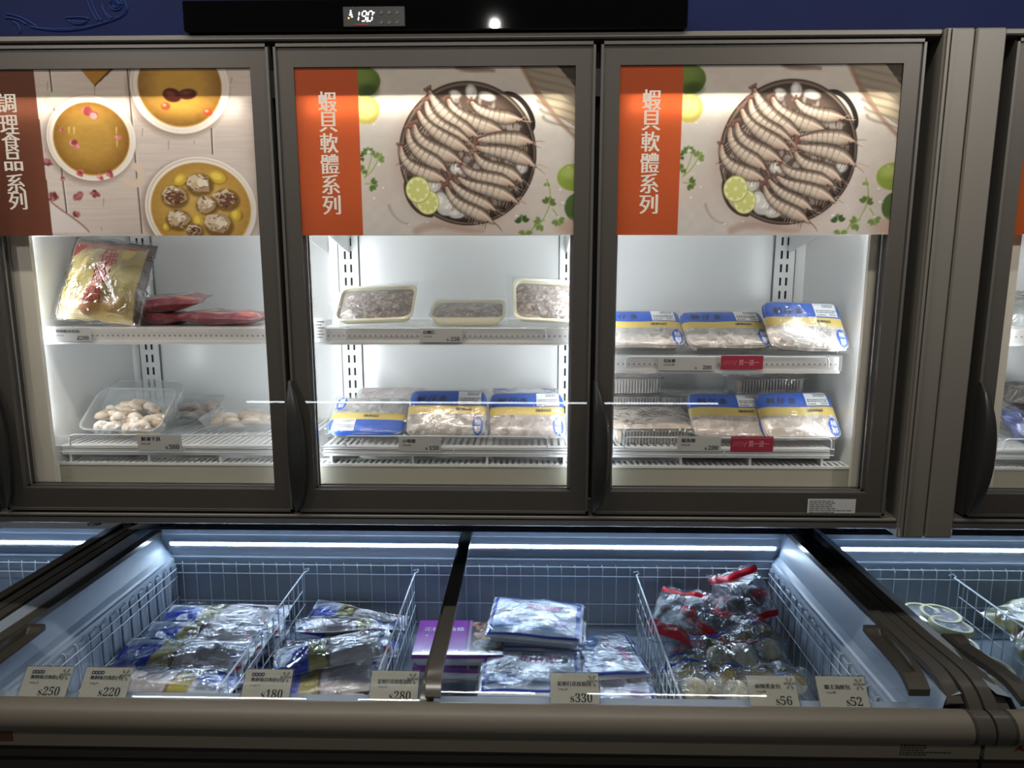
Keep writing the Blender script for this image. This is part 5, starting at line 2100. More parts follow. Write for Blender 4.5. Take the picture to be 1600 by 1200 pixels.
# ---- prawn trays behind the middle door
foam_tray('prawn tray leaning at the left, behind the $250 tag rail', (X3(585, 508, 0.13), 0.130, ZS2 + 0.001), D(44), D(-2), D(-3), 0.215, 0.125, 0.026, 1, (-0.135, 0.150, -0.012, 0.150))
foam_tray('prawn tray lying lowest of the three, middle of the row', (X3(730, 510, 0.13), 0.125, ZS2 + 0.001), D(21), 0, 0, 0.200, 0.125, 0.024, 2)
foam_tray('prawn tray leaning at the right, cut by the door frame', (X3(868, 512, 0.12), 0.120, ZS2 + 0.001), D(48), D(3), D(4), 0.225, 0.140, 0.026, 3, (-0.125, 0.12, -0.02, 0.165))
b = MB()
seal = thing('price_sticker', 'white price sticker hanging at the left end of the prawn tray shelf', 'sticker', (X3(503, 510, 0.10), 0.090, ZS2 - 0.030))
x = X3(503, 510, 0.09)
b.box(x - 0.018, x + 0.012, 0.0845, 0.0855, ZS2 - 0.034, ZS2 + 0.026)
b.build('sticker_sheet', 'white', seal)
b = MB()
rs = random.Random(2)
for k in range(6):
    z = ZS2 + 0.018 - k * 0.008
    b.box(x - 0.015 + rs.uniform(0, 0.004), x + rs.uniform(0, 0.009), 0.0838, 0.0846, z - 0.002, z + 0.001)
b.build('sticker_print', 'inkgrey', seal)

# ---- blue and gold packs, middle door, lowest shelf
seafood_pack('pack turned upside down, blue end to the front, behind the $150 tag', (X3(572, 690, 0.13) - 0.004, 0.140, DK), D(34), D(-3), 0, 0.215, 0.142, 0.034, 11, flip=True)
seafood_pack('tall pack just right of the upside-down one, behind the $150 tag', (X3(697, 695, 0.13), 0.138, DK), D(50), 0, 0, 0.215, 0.146, 0.040, 12, dark=(120, 112, 106))
seafood_pack('rightmost blue pack on the lowest shelf behind the middle prawn-poster door', (X3(824, 693, 0.13), 0.134, DK), D(46), D(3), 0, 0.205, 0.146, 0.036, 13, content=(180, 170, 164), dark=(116, 104, 100))
clam_pack('clear pack at the back left of the lowest shelf, behind the upside-down pack', (X3(602, 640, 0.27), 0.275, DK), D(28), D(-2), 0.20, 0.14, 0.05, 14)
clam_pack('blue-topped clear pack at the back right, behind the right blue pack', (X3(820, 625, 0.30), 0.300, DK + 0.035), D(10), D(2), 0.20, 0.13, 0.045, 15, 'blue')
clam_pack('clear pack under the blue-topped pack at the back right', (X3(820, 640, 0.30), 0.300, DK), 0, D(1), 0.20, 0.13, 0.036, 16)

# ---- third door, upper shelf
seafood_pack('upper-row pack cut by the door frame, first of the three on its shelf', (X3(1006, 557, 0.12) - 0.002, 0.122, ZS3 + 0.001), D(37), D(2), 0, 0.225, 0.142, 0.034, 21)
seafood_pack('middle pack of the upper row of three, behind the upper crimson tag', (X3(1140, 557, 0.12), 0.122, ZS3 + 0.001), D(36), D(3), 0, 0.225, 0.142, 0.034, 22)
seafood_pack('tilted right pack of the upper row, hanging over the shelf front', (X3(1271, 562, 0.115), 0.122, ZS3 - 0.002), D(52), D(4), D(3), 0.215, 0.150, 0.036, 23)
clam_pack('clear pack behind the left pack on the upper shelf', (X3(1010, 515, 0.28), 0.275, ZS3 + 0.001), D(12), 0, 0.19, 0.12, 0.05, 24, 'blue')
clam_pack('clear pack behind the middle pack on the upper shelf', (X3(1130, 515, 0.28), 0.275, ZS3 + 0.001), D(12), D(2), 0.21, 0.12, 0.052, 25, 'blue')
clam_pack('clear pack behind the tilted right pack on the upper shelf', (X3(1262, 515, 0.28), 0.285, ZS3 + 0.001), D(10), D(1), 0.22, 0.12, 0.054, 26)

# ---- third door, lowest shelf
clam_pack('clear pack lying face down at the front left, above the grey $200 tag', (X3(1017, 690, 0.13) + 0.006, 0.128, DK), D(14), D(2), 0.225, 0.145, 0.044, 31, col=(206, 188, 170))
seafood_pack('middle pack of the lowest row, above the lower crimson tag, sticker aslant', (X3(1143, 693, 0.13), 0.134, DK), D(44), D(3), D(2), 0.215, 0.146, 0.038, 32, content=(182, 170, 160), dark=(150, 132, 120))
seafood_pack('right pack of the lowest row, nearest the end panel', (X3(1275, 697, 0.13), 0.130, DK), D(46), D(4), 0, 0.210, 0.150, 0.038, 33, content=(184, 174, 162), dark=(160, 146, 132))
for k, (px, z, s, lb) in enumerate(((982, DK, 41, 'bottom pack of the back left stack of three'), (982, DK + 0.054, 42, 'middle pack of the back left stack of three'), (980, DK + 0.108, 43, 'topmost pack of the back left stack of three'),
                                    (1086, DK, 44, 'lower pack of the pair behind the middle pack of the lowest row'), (1086, DK + 0.054, 45, 'blue-topped upper pack of the pair behind the middle pack'),
                                    (1200, DK, 46, 'bottom pack of the back right stack'), (1200, DK + 0.054, 47, 'middle pack of the back right stack'), (1202, DK + 0.108, 48, 'topmost pack of the back right stack, closest under the upper shelf'))):
    clam_pack('ribbed ' + lb, (X3(px, 640, 0.29), 0.29, z), 0, D((-3, 2, 4)[k % 3]), 0.215, 0.12, 0.046, s, 'blue' if s in (45, 42) else 'clear', col=(186, 168, 156))

# ---- the neighbouring cabinet: only slivers of bags on two shelves
for k, (px, py, z, c, lb) in enumerate(((1592, 478, 1.598, (176, 180, 176), 'silver bag on the upper shelf at the photo edge'), (1596, 500, 1.598, (170, 150, 60), 'golden bag on the upper shelf at the photo edge'),
                                        (1590, 575, DK, (120, 104, 92), 'brownish bag in the pile on the lowest shelf at the photo edge'), (1594, 610, DK, (186, 186, 178), 'whitish bag in the pile on the lowest shelf at the photo edge'),
                                        (1594, 660, DK, (104, 116, 168), 'bluish bag at the front of the lowest shelf at the photo edge'))):
    o = thing('frozen_bag', lb, 'food bag', group='bags behind the orange-poster door')
    p = Paint(60, 44, c)
    rng = random.Random(60 + k)
    for q in range(60):
        v = rng.uniform(0.5, 1.35)
        p.ell(rng.uniform(0, 60), rng.uniform(0, 44), rng.uniform(2, 8), rng.uniform(1, 4), tuple(min(255, x * v) for x in c), rot=rng.uniform(0, 3), soft=2, alpha=0.8)
    b = MB()
    pillow(b, 0.24, 0.17, 0.07, 26, 18, 70 + k, sampler(p), wob=0.006, cz=0.035)
    b.build('printed_bag', 'print', o, world=False, colors=True, smooth=True)
    b = MB()
    pillow(b, 0.255, 0.182, 0.08, 26, 18, 70 + k, None, wob=0.007, cz=0.036, both=False)
    b.build('clear_wrap', 'film', o, world=False, smooth=True)
    Y = (0.17, 0.30, 0.30, 0.28, 0.17)[k]
    place(o, (at(px, py, Y).x + 0.085, Y, z + (0, 0, 0.07, 0.0, 0)[k] + 0.002), (0.5, 0.3, 0.1, 0.2, 0.6)[k], 0.3 * (k - 2))


# ================================================================== goods in the chest freezers
FZ = FLOOR_Z + 0.003


def fish_bag(label, loc, yaw=0.0, lean=0.0, roll=0.0, seed=1, flip=False, w=0.43, h=0.165, t=0.046, group='blue and gold fish bags in the chest freezer'):
    o = thing('fish_bag', label, 'fish bag', group=group)
    pw, ph = 130, 50
    p = fish_noise(pw, ph, seed, (214, 204, 200), (176, 156, 150), 26, 16)
    u = p.X / pw
    v = p.Y / ph
    p.mix((u > 0.88) * 1.0, (232, 236, 242))
    p.mix(((u < 0.29) & (v > 0.30)) * 1.0, (24, 60, 190))
    p.mix(((u < 0.29) & (v <= 0.30)) * 1.0, (226, 232, 240))
    p.mix(((u < 0.26) & (u > 0.03) & (v < 0.26) & (v > 0.06)) * (((p.X.astype(int) % 3) > 0) * 0.5), (90, 110, 150))
    p.mix(((u >= 0.29) & (u < 0.46)) * 1.0, (182, 168, 84))
    p.mix(((u >= 0.455) & (u < 0.47)) * 1.0, (120, 80, 60))
    p.mix(((u >= 0.29) & (u < 0.46)) * vnoise(pw, ph, 7, 3, seed) * 0.5, (210, 198, 124))
    for k in range(4):
        x = pw * (0.885 + 0.02 * (k % 2))
        p.ell(x + 2, ph * (0.22 + 0.18 * k), 3.4, 2.2, (36, 60, 166), rot=k, soft=1)
    p.ell(pw * 0.955, ph * 0.85, 3.5, 5, (196, 34, 40), soft=1)
    p.poly([(pw * 0.86, 0), (pw * 0.93, 0), (pw * 0.895, 8)], (196, 34, 40))
    b = MB()
    pillow(b, w, h, t, 46, 20, seed, sampler(p), wob=0.005, px=3, cz=t / 2, lump=lambda a, c: 0.82 + 0.18 * math.sin(9 * c + seed) * math.cos(3 * a))
    b.build('printed_bag', 'print', o, world=False, colors=True, smooth=True)
    b = MB()
    pillow(b, w * 1.02, h * 1.03, t * 1.08, 40, 22, seed + 3, None, wob=0.006, px=3, cz=t / 2 + 0.0015, both=False)
    b.build('clear_wrap', 'film', o, world=False, smooth=True)
    return place(o, loc, lean, yaw + (PI if flip else 0), roll)


# neat pile
for k, (x, y, z, yaw, lean, roll, fl, lb) in enumerate((
        (-1.045, 0.50, 0.000, 0.02, 0.00, 0, False, 'bottom fish bag at the back of the neat pile'),
        (-1.050, 0.30, 0.000, -0.03, 0.00, 0, True, 'bottom fish bag at the front of the neat pile'),
        (-1.050, 0.47, 0.042, -0.05, 0.03, 0, False, 'second-layer fish bag at the back of the neat pile'),
        (-1.055, 0.29, 0.042, 0.04, 0.00, 0, False, 'second-layer fish bag in the middle of the neat pile'),
        (-1.030, 0.50, 0.088, 0.06, 0.16, 0.02, False, 'topmost fish bag at the back of the neat pile'),
        (-1.045, 0.39, 0.086, 0.03, 0.16, 0.0, False, 'fish bag overlapping the topmost one in the neat pile'),
        (-1.060, 0.285, 0.084, 0.00, 0.14, 0.0, False, 'fish bag in the middle of the neat pile, blue end to the wall'),
        (-1.045, 0.175, 0.070, -0.06, 0.10, 0.0, True, 'fish bag reversed at the front of the neat pile, red corner to the wall'),
        (-1.040, 0.11, 0.020, 0.03, 0.05, 0.0, False, 'frontmost fish bag of the neat pile, under the reversed one'))):
    fish_bag(lb, (x, y, FZ + z), yaw, lean, roll, 100 + k, fl, w=0.42)
# jumbled pile
for k, (x, y, z, yaw, lean, roll, fl, lb) in enumerate((
        (-0.605, 0.46, 0.000, 0.10, 0.0, 0, False, 'bottom fish bag at the back of the jumbled pile'),
        (-0.600, 0.27, 0.000, -0.05, 0.0, 0, False, 'bottom fish bag at the front of the jumbled pile'),
        (-0.590, 0.40, 0.044, 0.22, 0.05, -0.04, True, 'fish bag with white text end lifted, middle of the jumbled pile'),
        (-0.600, 0.22, 0.044, 0.20, 0.06, -0.05, False, 'wide fish bag at the front of the jumbled pile, blue end low'),
        (-0.610, 0.50, 0.070, 0.34, 0.20, -0.16, True, 'fish bag on top of the jumbled pile, blue end raised'),
        (-0.585, 0.56, 0.046, -0.25, 0.35, 0.06, False, 'fish bag with clear tail end against the back wires'),
        (-0.585, 0.31, 0.088, 0.30, 0.12, -0.10, False, 'fish bag lying across the jumbled pile, below the raised one'),
        (-0.615, 0.12, 0.020, 0.12, 0.06, 0.0, False, 'frontmost fish bag of the jumbled pile'))):
    fish_bag(lb, (x, y, FZ + z), yaw, lean, roll, 130 + k, fl, w=0.36, h=0.15)

# purple boxes
for k in range(2):
    o = thing('prawn_box', ('purple prawn box on top of the other, beside the lid mullion', 'purple prawn box under the other, beside the $280 card')[k], 'food box', group='purple boxes in the chest freezer')
    w, l, t = 0.29, 0.215, 0.044
    pw, ph = 120, 88
    p = Paint(pw, ph, (166, 70, 186))
    p.a += ((vnoise(pw, ph, 5, 5, 3) - 0.5) * 16)[..., None]
    p.mix((p.X > 70) * 1.0, (60, 56, 66))
    p.mix((p.X > 72) * ((p.X < 76) * 1.0), (186, 140, 196))
    rng = random.Random(5)
    for q in range(70):
        x, y = rng.uniform(78, 120), rng.uniform(4, 50)
        p.ell(x, y, rng.uniform(2, 6), rng.uniform(1.5, 4), rng.choice([(214, 150, 110), (232, 186, 150), (192, 116, 76), (240, 218, 196)]), rot=rng.uniform(0, 3), soft=1.5)
    p.ell(98, 62, 19, 14, (220, 190, 130), soft=1.5)
    p.ell(98, 62, 17, 12, (120, 126, 130), soft=1.5)
    for q in range(20):
        p.ell(98 + rng.uniform(-13, 13), 62 + rng.uniform(-8, 8), 3, 1.6, (176, 184, 186), rot=rng.uniform(0, 3), soft=1)
    p.mix(((p.X > 14) & (p.X < 60) & (p.Y > 76) & (p.Y < 82)) * ((p.X.astype(int) % 4) > 1) * 1.0, (224, 200, 232))
    smp = sampler(p)
    b = MB()
    b.grid(60, 44, lambda u, v: ((u - 0.5) * w, v * l, t), smp)
    for (A, B) in (((-w / 2, 0), (w / 2, 0)), ((w / 2, 0), (w / 2, l)), ((w / 2, l), (-w / 2, l)), ((-w / 2, l), (-w / 2, 0))):
        c = lin((142, 56, 160))
        i = [b.vert((A[0], A[1], 0.030), c), b.vert((B[0], B[1], 0.030), c), b.vert((B[0], B[1], t), c), b.vert((A[0], A[1], t), c)]
        b.face(i)
    b.build('printed_sleeve', 'printsoft', o, world=False, colors=True)
    b = MB()
    loft(b, [(w * 0.92, l * 0.90, 0.01, 0.0, 0, l / 2), (w * 0.97, l * 0.97, 0.01, 0.016, 0, l / 2), (w * 1.01, l * 1.02, 0.012, 0.018, 0, l / 2), (w * 1.01, l * 1.02, 0.012, 0.031, 0, l / 2)])
    xk = -w * 0.48
    while xk < w * 0.48:
        b.box(xk, xk + 0.004, -l * 0.012 - 0.002, -l * 0.01, 0.018, 0.031)
        xk += 0.008
    b.build('white_tray', 'white', o, world=False, smooth='auto')
    b = MB()
    fn = lambda a, c: (a, c, t + 0.0012)
    text(b, '花枝蝦油條', -w * 0.43, l * 0.66, 0.026, fn, fit=True, width=0.135, bold=0.05)
    for q in range(3):
        text(b, '●', -w * 0.40 + q * 0.034, l * 0.52, 0.007, fn, fit=True, width=0.010)
    b.build('box_lettering', 'whiteink', o, world=False)
    X0 = atz(638, 1010, 0.55).x
    place(o, (X0 + w / 2 + 0.018, (0.33, 0.325)[k], FZ + (0.046, 0)[k]), 0, (0.02, -0.03)[k])


# silver trays of prawn patties in crinkled film
def patty_tray(label, loc, yaw=0.0, lean=0.0, roll=0.0, seed=1, w=0.315, l=0.215, t=0.040):
    o = thing('patty_tray', label, 'food tray', group='silver prawn patty trays in the chest freezer')
    pw, ph = 120, 82
    p = Paint(pw, ph, (222, 228, 238))
    p.a += ((vnoise(pw, ph, 8, 6, seed) - 0.5) * 40)[..., None]
    rng = random.Random(seed)
    # blue border, pale centre
    e = np.maximum(np.abs(p.X - pw / 2) / (pw / 2), np.abs(p.Y - ph / 2) / (ph / 2))
    p.mix((e > 0.86) * ((e < 0.955) * 1.0), (44, 80, 190))
    p.mix((e >= 0.955) * 1.0, (236, 240, 246))
    p.ell(26, 58, 20, 12, (104, 150, 206), rot=0.2, soft=3)
    p.stroke(bez([(12, 66), (36, 44), (60, 74), (100, 62)]), 4, 2, (120, 168, 222), 0.8, 2)
    p.stroke(bez([(16, 70), (44, 58), (70, 76), (108, 68)]), 2.4, 1.5, (206, 222, 240), 0.9, 2)
    for k in range(26):
        x, y = 30 + rng.uniform(-16, 16), 40 + rng.uniform(-8, 8)
        p.stroke([(x, y), (x + rng.uniform(-8, 8), y + rng.uniform(-5, 5))], 1.0, 0.5, rng.choice([(120, 104, 104), (170, 128, 112), (216, 200, 190)]), 0.9)
    p.ell(92, 24, 12, 8, (70, 76, 84), soft=2)
    p.ell(92, 24, 7, 4, (150, 156, 162), soft=2)
    p.ell(94, 52, 12, 9, (150, 130, 190), soft=3, alpha=0.8)
    smp = sampler(p)

    def surf(x, y):
        a, c = 2 * x / w, 2 * y / l - 1
        return t * 0.62 + t * 0.34 * max(0, 1 - abs(a) ** 6) ** 0.5 * max(0, 1 - abs(c) ** 6) ** 0.5 + 0.0018 * math.sin(34 * x + seed) * math.cos(41 * y)
    b = MB()
    b.grid(60, 42, lambda u, v: ((u - 0.5) * w, v * l, surf((u - 0.5) * w, v * l)), smp)
    b.build('printed_top', 'print', o, world=False, colors=True, smooth=True)
    b = MB()
    loft(b, [(w * 0.90, l * 0.88, 0.012, 0, 0, l / 2), (w * 0.96, l * 0.95, 0.014, t * 0.55, 0, l / 2), (w * 1.0, l * 1.0, 0.014, t * 0.6, 0, l / 2), (w * 1.0, l * 1.0, 0.014, t * 0.66, 0, l / 2)])
    b.build('white_tray', 'white', o, world=False, smooth='auto')
    b = MB()
    fn = lambda a, c: (a, c, surf(a, c) + 0.0016)
    text(b, '花枝蝦排', -w * 0.12, l * 0.66, 0.030, fn, fit=True, width=0.118, bold=0.05)
    b.build('patty_lettering', mat('magenta_ink', (206, 44, 140), 0.4) if 'magenta_ink' not in bpy.data.materials else bpy.data.materials['magenta_ink'], o, world=False)
    b = MB()
    text(b, '鮮味手作', -w * 0.10, l * 0.82, 0.014, fn, fit=True, width=0.072, bold=0.05)
    b.build('small_lettering', mat('green_ink', (70, 150, 70), 0.4) if 'green_ink' not in bpy.data.materials else bpy.data.materials['green_ink'], o, world=False)
    b = MB()

    def wr(u, v):
        a, c = 2 * u - 1, 2 * v - 1
        x, y = a * w * 0.53, l / 2 + c * l * 0.54
        q = max(abs(a), abs(c))
        z = surf(max(-w / 2, min(w / 2, x)) * 0.97, l / 2 + max(-1, min(1, c)) * l * 0.485) + 0.0045 + 0.0016 * math.sin(46 * x + seed) * math.sin(52 * y) - max(0, q - 0.92) * 0.14
        return (x, y, z)
    b.grid(36, 26, wr)
    b.build('clear_wrap', 'filmmid', o, world=False, smooth=True)
    return place(o, loc, lean, yaw, roll)


xa = lambda px, py, z: atz(px, py, z).x
patty_tray('bottom silver tray under the two that lie crosswise', (xa(840, 1020, 0.5), 0.40, FZ), -0.03, 0, 0, 1)
patty_tray('middle silver tray of the stack beside the mullion', (xa(838, 1010, 0.55), 0.385, FZ + 0.042), -0.10, 0.02, 0, 2)
patty_tray('topmost silver tray of the stack, strip of pale highlights across it', (xa(832, 1000, 0.6), 0.385, FZ + 0.086), -0.12, 0.14, 0.02, 3)
patty_tray('silver tray in front of the stack, behind the $330 card', (xa(832, 1075, 0.5) - 0.004, 0.165, FZ + 0.036), -0.01, 0.06, 0, 4)
patty_tray('silver tray at the very front, below the one behind the $330 card', (xa(832, 1090, 0.48), 0.130, FZ), 0.02, 0, 0, 5)
patty_tray('silver tray turned sideways beside the wire divider', (xa(975, 1030, 0.55) + 0.015, 0.36, FZ + 0.042), -PI / 2 + 0.12, 0.0, -0.10, 6, 0.30, 0.20).location.x -= 0.11
patty_tray('silver tray under the sideways one beside the wire divider', (xa(970, 1030, 0.5), 0.30, FZ), 0.03, 0, 0, 7, 0.26)
patty_tray('silver tray at the front beside the wire divider, half hidden by the bumper', (xa(985, 1090, 0.5) - 0.01, 0.100, FZ + 0.03), -0.02, 0.05, 0, 8, 0.25, 0.19)


# pouches of buns with a coloured zip stripe
def bun_bag(label, loc, yaw, lean, roll, kind, seed, w=0.20, h=0.20):
    o = thing('bun_bag', label, 'food bag', group=('clear bags of black buns with a red zip', 'clear bags of white buns with a blue zip')[kind])
    rng = random.Random(seed)
    b = MB()
    pal = [(34, 30, 30), (48, 42, 40), (62, 54, 50)] if kind == 0 else [(206, 196, 160), (222, 214, 184), (190, 182, 146)]
    for k in range(2):
        cx, cy = (k - 0.5) * w * 0.40, h * 0.40 + rng.uniform(-0.01, 0.01)
        r = 0.040
        c = lin(rng.choice(pal))
        s0 = len(b.v)
        b.lathe([(0.0004, 0.004), (r * 0.7, 0.003), (r * 0.98, 0.014), (r, 0.022), (r * 0.85, 0.036), (r * 0.5, 0.045), (r * 0.22, 0.049), (0.0004, 0.047)], 20, c=(cx, cy, 0))
        for i in range(s0, len(b.v)):
            f = 1 + 0.16 * math.sin(14 * math.atan2(b.v[i][1] - cy, b.v[i][0] - cx))
            b.c[i] = tuple(np.clip(c * f, 0, 1))
    b.build('steamed_buns', 'food', o, world=False, colors=True, smooth=True)
    b = MB()
    ph = rng.uniform(0, 6)

    def T(u, v):
        a, c = 2 * u - 1, v
        e = max(0, 1 - abs(a) ** 4) * max(0, 1 - abs(2 * min(1, v * 1.22) - 1) ** 4)
        z = 0.060 * e ** 0.6 + 0.008 + 0.006 * math.sin(9 * a + ph) * math.sin(8 * v) + 0.02 * v * v * math.sin(3 * a + ph)
        return (a * w / 2, v * h, z)
    b.grid(28, 28, T)
    b.grid(14, 14, lambda u, v: ((2 * u - 1) * w / 2, v * h, 0.0012 + 0.02 * v * v * math.sin(3 * (2 * u - 1) + ph) * v))
    b.build('clear_pouch', 'pouch', o, world=False, smooth=True)
    b = MB()
    col = (196, 28, 40) if kind == 0 else (28, 48, 150)
    b.grid(24, 3, lambda u, v: (lambda P: (P[0], P[1], P[2] + 0.0022 + 0.003 * math.sin(PI * v)))(T(u, 0.82 + 0.12 * v)))
    if kind == 0:
        b.grid(24, 3, lambda u, v: (lambda P: (P[0], P[1], P[2] + 0.0025))(T(u, 0.03 + 0.08 * v)))
    nm = ('red_zip_strip', 'blue_zip_strip')[kind]
    b.build('zip_strip', bpy.data.materials.get(nm) or mat(nm, col, 0.3), o, world=False, smooth=True)
    b = MB()
    L = lambda a, c: (lambda P: (P[0], P[1], P[2] + 0.0025))(T(min(1, max(0, a / w + 0.5)), min(1, max(0, c / h))))
    if kind == 0:
        text(b, '麻辣', -0.052, h * 0.52, 0.030, L, m=0, fit=True, width=0.058, bold=0.08)
        text(b, '黑金', 0.006, h * 0.34, 0.032, L, m=1, fit=True, width=0.056, bold=0.08)
        b.build('pouch_lettering', ['whiteink', M.setdefault('redlogo', mat('red_logo_ink', (190, 30, 40), 0.4))], o, world=False)
    else:
        text(b, '霸王海鮮', -0.082, h * 0.42, 0.036, L, m=0, fit=True, width=0.160, bold=0.09)
        for k in range(4):
            q = [L(-0.03 + 0.03 * math.cos(t / 3), h * 0.66 + 0.008 * math.sin(t / 1.2 + k) + k * 0.004) for t in range(8)]
            b.tube(q, 0.0018, 4, m=1)
        b.build('pouch_lettering', [M.setdefault('olive', mat('olive_ink', (120, 108, 62), 0.5)), 'bluebadge'], o, world=False)
    return place(o, loc, lean, yaw, roll)


def bun_at(label, px, py, z, yaw, lean, roll, kind, seed):
    c = atz(px, py, z + 0.03)
    o = bun_bag(label, (0, 0, 0), yaw, lean, roll, kind, seed)
    off = o.rotation_euler.to_matrix() @ Vector((0, 0.09, 0.02))
    o.location = Vector((c.x - off.x, c.y - off.y, z))
    return o


B0 = FZ
for k, (px, py, z, yaw, lean, roll, kd, lb) in enumerate((
        (1080, 1000, B0, 0.2, 0.0, 0.0, 0, 'black bun bag at the bottom beside the divider, contents dark'),
        (1180, 1000, B0, -0.3, 0.0, 0.0, 0, 'black bun bag at the bottom near the ribbed wall'),
        (1068, 985, B0 + 0.060, -0.5, 0.20, 0.1, 0, 'black bun bag beside the divider, lower red stripe'),
        (1050, 950, B0 + 0.070, -0.6, 0.55, 0.05, 0, 'black bun bag in the back corner by the divider, red stripe slanting down'),
        (1105, 962, B0 + 0.075, -0.75, 0.40, 0.1, 0, 'black bun bag second from the divider, red stripe slanting across'),
        (1137, 948, B0 + 0.080, 2.9, 0.25, 0.0, 0, 'black bun bag at the back centre, red logo facing out'),
        (1185, 940, B0 + 0.100, 0.45, 0.75, -0.1, 0, 'highest black bun bag, red stripe up in the back corner'),
        (1150, 985, B0 + 0.085, 2.5, 0.15, 0.1, 0, 'large-looking black bun bag across the middle, red logo and stripe'),
        (1075, 1060, B0, 0.1, 0.0, 0.0, 1, 'white bun bag at the bottom front beside the divider'),
        (1180, 1050, B0, -0.1, 0.0, 0.0, 1, 'white bun bag at the bottom behind the $56 card'),
        (1260, 1065, B0, 0.3, 0.0, 0.0, 1, 'white bun bag at the bottom between the two last cards'),
        (1140, 1025, B0 + 0.070, 0.25, 0.25, 0.0, 1, 'white bun bag in the middle, olive lettering upright'),
        (1215, 1012, B0 + 0.065, -0.35, 0.20, 0.05, 1, 'white bun bag by the ribbed wall, long blue stripe'),
        (1090, 1072, B0 + 0.064, 0.20, 0.18, 0.0, 1, 'white bun bag at the front beside the divider, blue fish mark'),
        (1170, 1080, B0 + 0.068, 0.15, 0.18, 0.0, 1, 'white bun bag at the front, half behind the $56 card'),
        (1262, 1070, B0 + 0.062, 2.6, 0.10, 0.1, 1, 'white bun bag between the $56 and $52 cards'))):
    bun_at(lb, px, py, z, yaw, lean, roll, kd, 200 + k)


# tubs with round printed lids and yellow bags in the neighbouring freezer
def tub(label, px, py, z, tilt=0.0, yaw=0.0, seed=0):
    c = atz(px, py, z + 0.075)
    o = thing('food_tub', label, 'tub', (c.x, c.y, z), (tilt, 0, yaw), group='lidded tubs in the chest freezer at the photo edge')
    r = 0.062
    b = MB()
    b.lathe([(0.0005, 0), (r * 0.84, 0), (r * 0.94, 0.060), (r * 0.95, 0.062)], 28)
    b.build('tub_body', 'white', o, world=False, smooth='auto')
    b = MB()
    b.lathe([(r * 0.98, 0.056), (r * 1.03, 0.058), (r * 1.04, 0.070), (r * 0.98, 0.075), (r * 0.84, 0.075), (r * 0.80, 0.0715), (r * 0.3, 0.0712), (0.0005, 0.0712)], 32)
    b.build('tub_lid', M.setdefault('lidyellow', mat('pale_yellow_lid', (226, 222, 176), 0.35)), o, world=False, smooth='auto')
    rng = random.Random(seed)
    p = Paint(44, 44, (44, 56, 66))
    for k in range(26):
        p.ell(rng.uniform(6, 38), rng.uniform(6, 38), rng.uniform(1, 5), rng.uniform(1, 3), rng.choice([(206, 204, 204), (120, 132, 140), (28, 34, 42), (150, 96, 110), (226, 226, 222)]), rot=rng.uniform(0, 3), soft=1)
    smp = sampler(p)
    b = MB()
    rows = [[b.vert((q / 7 * r * 0.79 * math.cos(a), q / 7 * r * 0.79 * math.sin(a), 0.0722), smp(0.5 + 0.48 * q / 7 * math.cos(a), 0.5 + 0.48 * q / 7 * math.sin(a))) for a in np.linspace(0, 2 * PI, 33)[:-1]] for q in range(1, 8)]
    c0 = b.vert((0, 0, 0.0722), smp(0.5, 0.5))
    for j in range(32):
        b.face((c0, rows[0][j], rows[0][(j + 1) % 32]))
        for q in range(6):
            b.face((rows[q][j], rows[q + 1][j], rows[q + 1][(j + 1) % 32], rows[q][(j + 1) % 32]))
    b.build('lid_print', 'printsoft', o, world=False, colors=True)
    return o


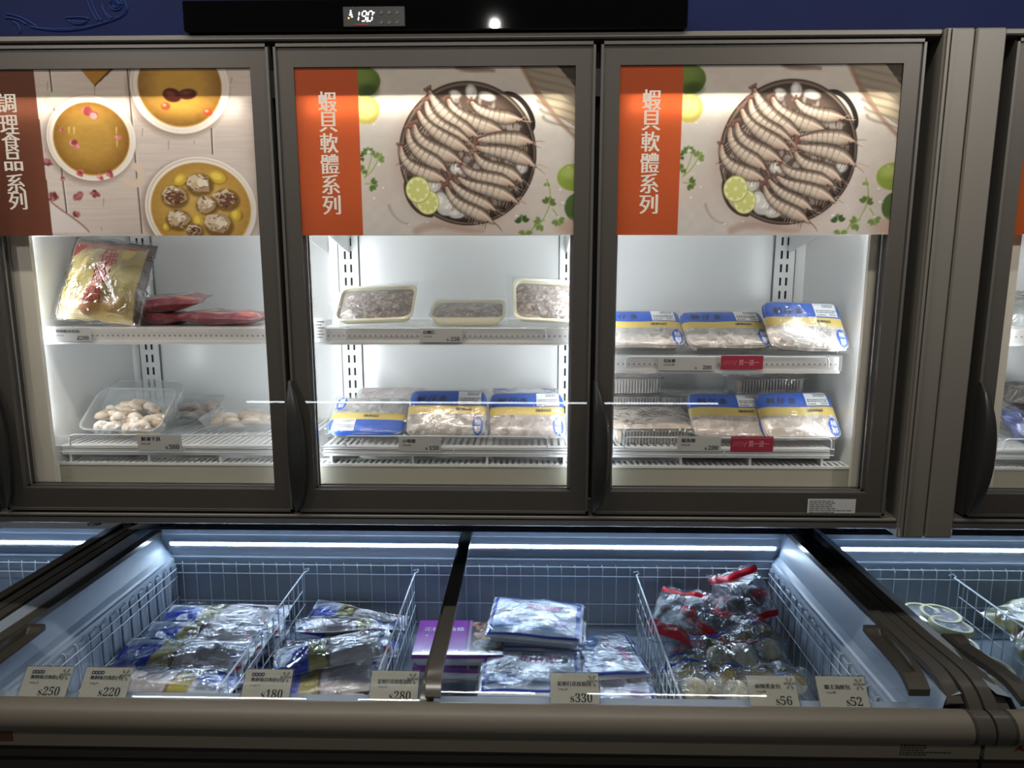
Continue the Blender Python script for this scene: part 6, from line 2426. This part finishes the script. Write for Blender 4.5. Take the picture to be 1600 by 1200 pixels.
tub('round tub at the back of the group, mostly behind the slanted rail', 1440, 955, FZ + 0.078, 0.1, 0.3, 1)
tub('round tub with the dark lid print, farthest in full view', 1468, 957, FZ + 0.079, 0.05, 1.0, 2)
tub('round tub in front of the farthest one, above the lid handle', 1484, 975, FZ + 0.080, 0.12, 2.0, 3)
tub('round tub whose rim shows between the rail and the lid handle', 1494, 1004, FZ + 0.070, 0.0, 0.6, 4)
tub('round tub low beside the divider, rim behind the lid handle', 1546, 1040, FZ + 0.02, 0.1, 0.2, 5)
for k, (px, py) in enumerate(((1452, 985), (1484, 1010), (1510, 1030))):
    tub(('hidden tub under the farthest lidded tub', 'hidden tub under the tub above the lid handle', 'hidden tub under the rim by the rail')[k], px, py, FZ, 0, k, 10 + k)
for k, (px, py, z, yaw, lean, lb) in enumerate(((1640, 985, FZ, 0.3, 0.1, 'pale yellow bag at the bottom beside the far divider'), (1570, 968, FZ + 0.06, 0.5, 0.3, 'pale yellow bag nearest the back wires, behind the far divider'), (1592, 1000, FZ + 0.075, -0.2, 0.4, 'pale yellow bag with an orange band behind the divider bars'), (1600, 1040, FZ + 0.04, 0.3, 0.3, 'pale yellow bag with black print under the orange-banded one'), (1604, 1085, FZ + 0.02, 0.1, 0.2, 'greenish yellow bag nearest the front'))):
    o = thing('yellow_bag', lb, 'food bag', group='yellow bags in the chest freezer at the photo edge')
    p = Paint(70, 50, (206, 198, 132))
    p.a += ((vnoise(70, 50, 6, 5, k) - 0.5) * 50)[..., None]
    rng = random.Random(300 + k)
    if k == 2:
        p.mix(((p.Y > 20) & (p.Y < 32)) * 1.0, (206, 160, 78))
        p.ell(12, 26, 6, 7, (104, 70, 50), soft=1)
    if k == 3:
        for q in range(14):
            p.ell(rng.uniform(10, 60), rng.uniform(10, 40), rng.uniform(2, 7), rng.uniform(1, 3), rng.choice([(30, 34, 44), (236, 236, 230)]), rot=rng.uniform(0, 3), soft=1)
    if k == 4:
        p.ell(40, 25, 18, 12, (176, 186, 70), soft=4)
    b = MB()
    pillow(b, 0.26, 0.18, 0.06, 30, 20, 310 + k, sampler(p), wob=0.006, cz=0.03)
    b.build('printed_bag', 'print', o, world=False, colors=True, smooth=True)
    b = MB()
    pillow(b, 0.27, 0.19, 0.068, 28, 18, 310 + k, None, wob=0.007, cz=0.031, both=False)
    b.build('clear_wrap', 'film', o, world=False, smooth=True)
    c = atz(px, py, z + 0.05)
    place(o, (c.x + 0.03, c.y, z + (0.03 if lean else 0.0)), lean, yaw)


# ---- nothing may poke through a wall, a divider or a pane: nudge goods back inside their bin or bay
def fit(o, x0=None, x1=None, y0=None, y1=None, zmin=None):
    mb = Matrix.LocRotScale(o.location, o.rotation_euler, o.scale)
    lo, hi = [1e9] * 3, [-1e9] * 3
    for ch in o.children:
        n = len(ch.data.vertices)
        a = np.empty(n * 3, np.float32)
        ch.data.vertices.foreach_get('co', a)
        a = a.reshape(-1, 3) @ np.array(mb.to_3x3()).T + np.array(mb.translation)
        for k in range(3):
            lo[k], hi[k] = min(lo[k], a[:, k].min()), max(hi[k], a[:, k].max())
    for k, (a, b) in enumerate(((x0, x1), (y0, y1))):
        if a is not None and b is not None and hi[k] - lo[k] > b - a:
            o.location[k] += (a + b - lo[k] - hi[k]) / 2
        elif b is not None and hi[k] > b:
            o.location[k] -= hi[k] - b
        elif a is not None and lo[k] < a:
            o.location[k] += a - lo[k]
    if zmin is not None and lo[2] < zmin:
        o.location[2] += zmin - lo[2]


for o in [q for q in bpy.data.objects if q.parent is None and q.type == 'EMPTY']:
    n = o.name.split('.')[0]
    if n == 'bun_bag':
        fit(o, 0.402, 0.868, -0.15, 0.664, 0.456)
    elif n == 'fish_bag':
        if 'neat' in o['label']:
            fit(o, -1.274, -0.807, -0.15, 0.664, 0.456)
        else:
            fit(o, -0.797, -0.406, -0.15, 0.664, 0.456)
    elif n in ('patty_tray', 'prawn_box'):
        fit(o, -0.396, 0.391, -0.15, 0.664, 0.456)
    elif n == 'yellow_bag':
        fit(o, 1.530, 2.2, -0.15, 0.664, 0.456)
    elif n in ('seafood_pack', 'fish_pack', 'prawn_tray', 'fillet_tray', 'red_food_bag', 'gift_bag'):
        fit(o, -1.246, 0.843, 0.084, 0.455)
    elif n == 'frozen_bag':
        fit(o, 1.18, 1.75, 0.086, 0.455)
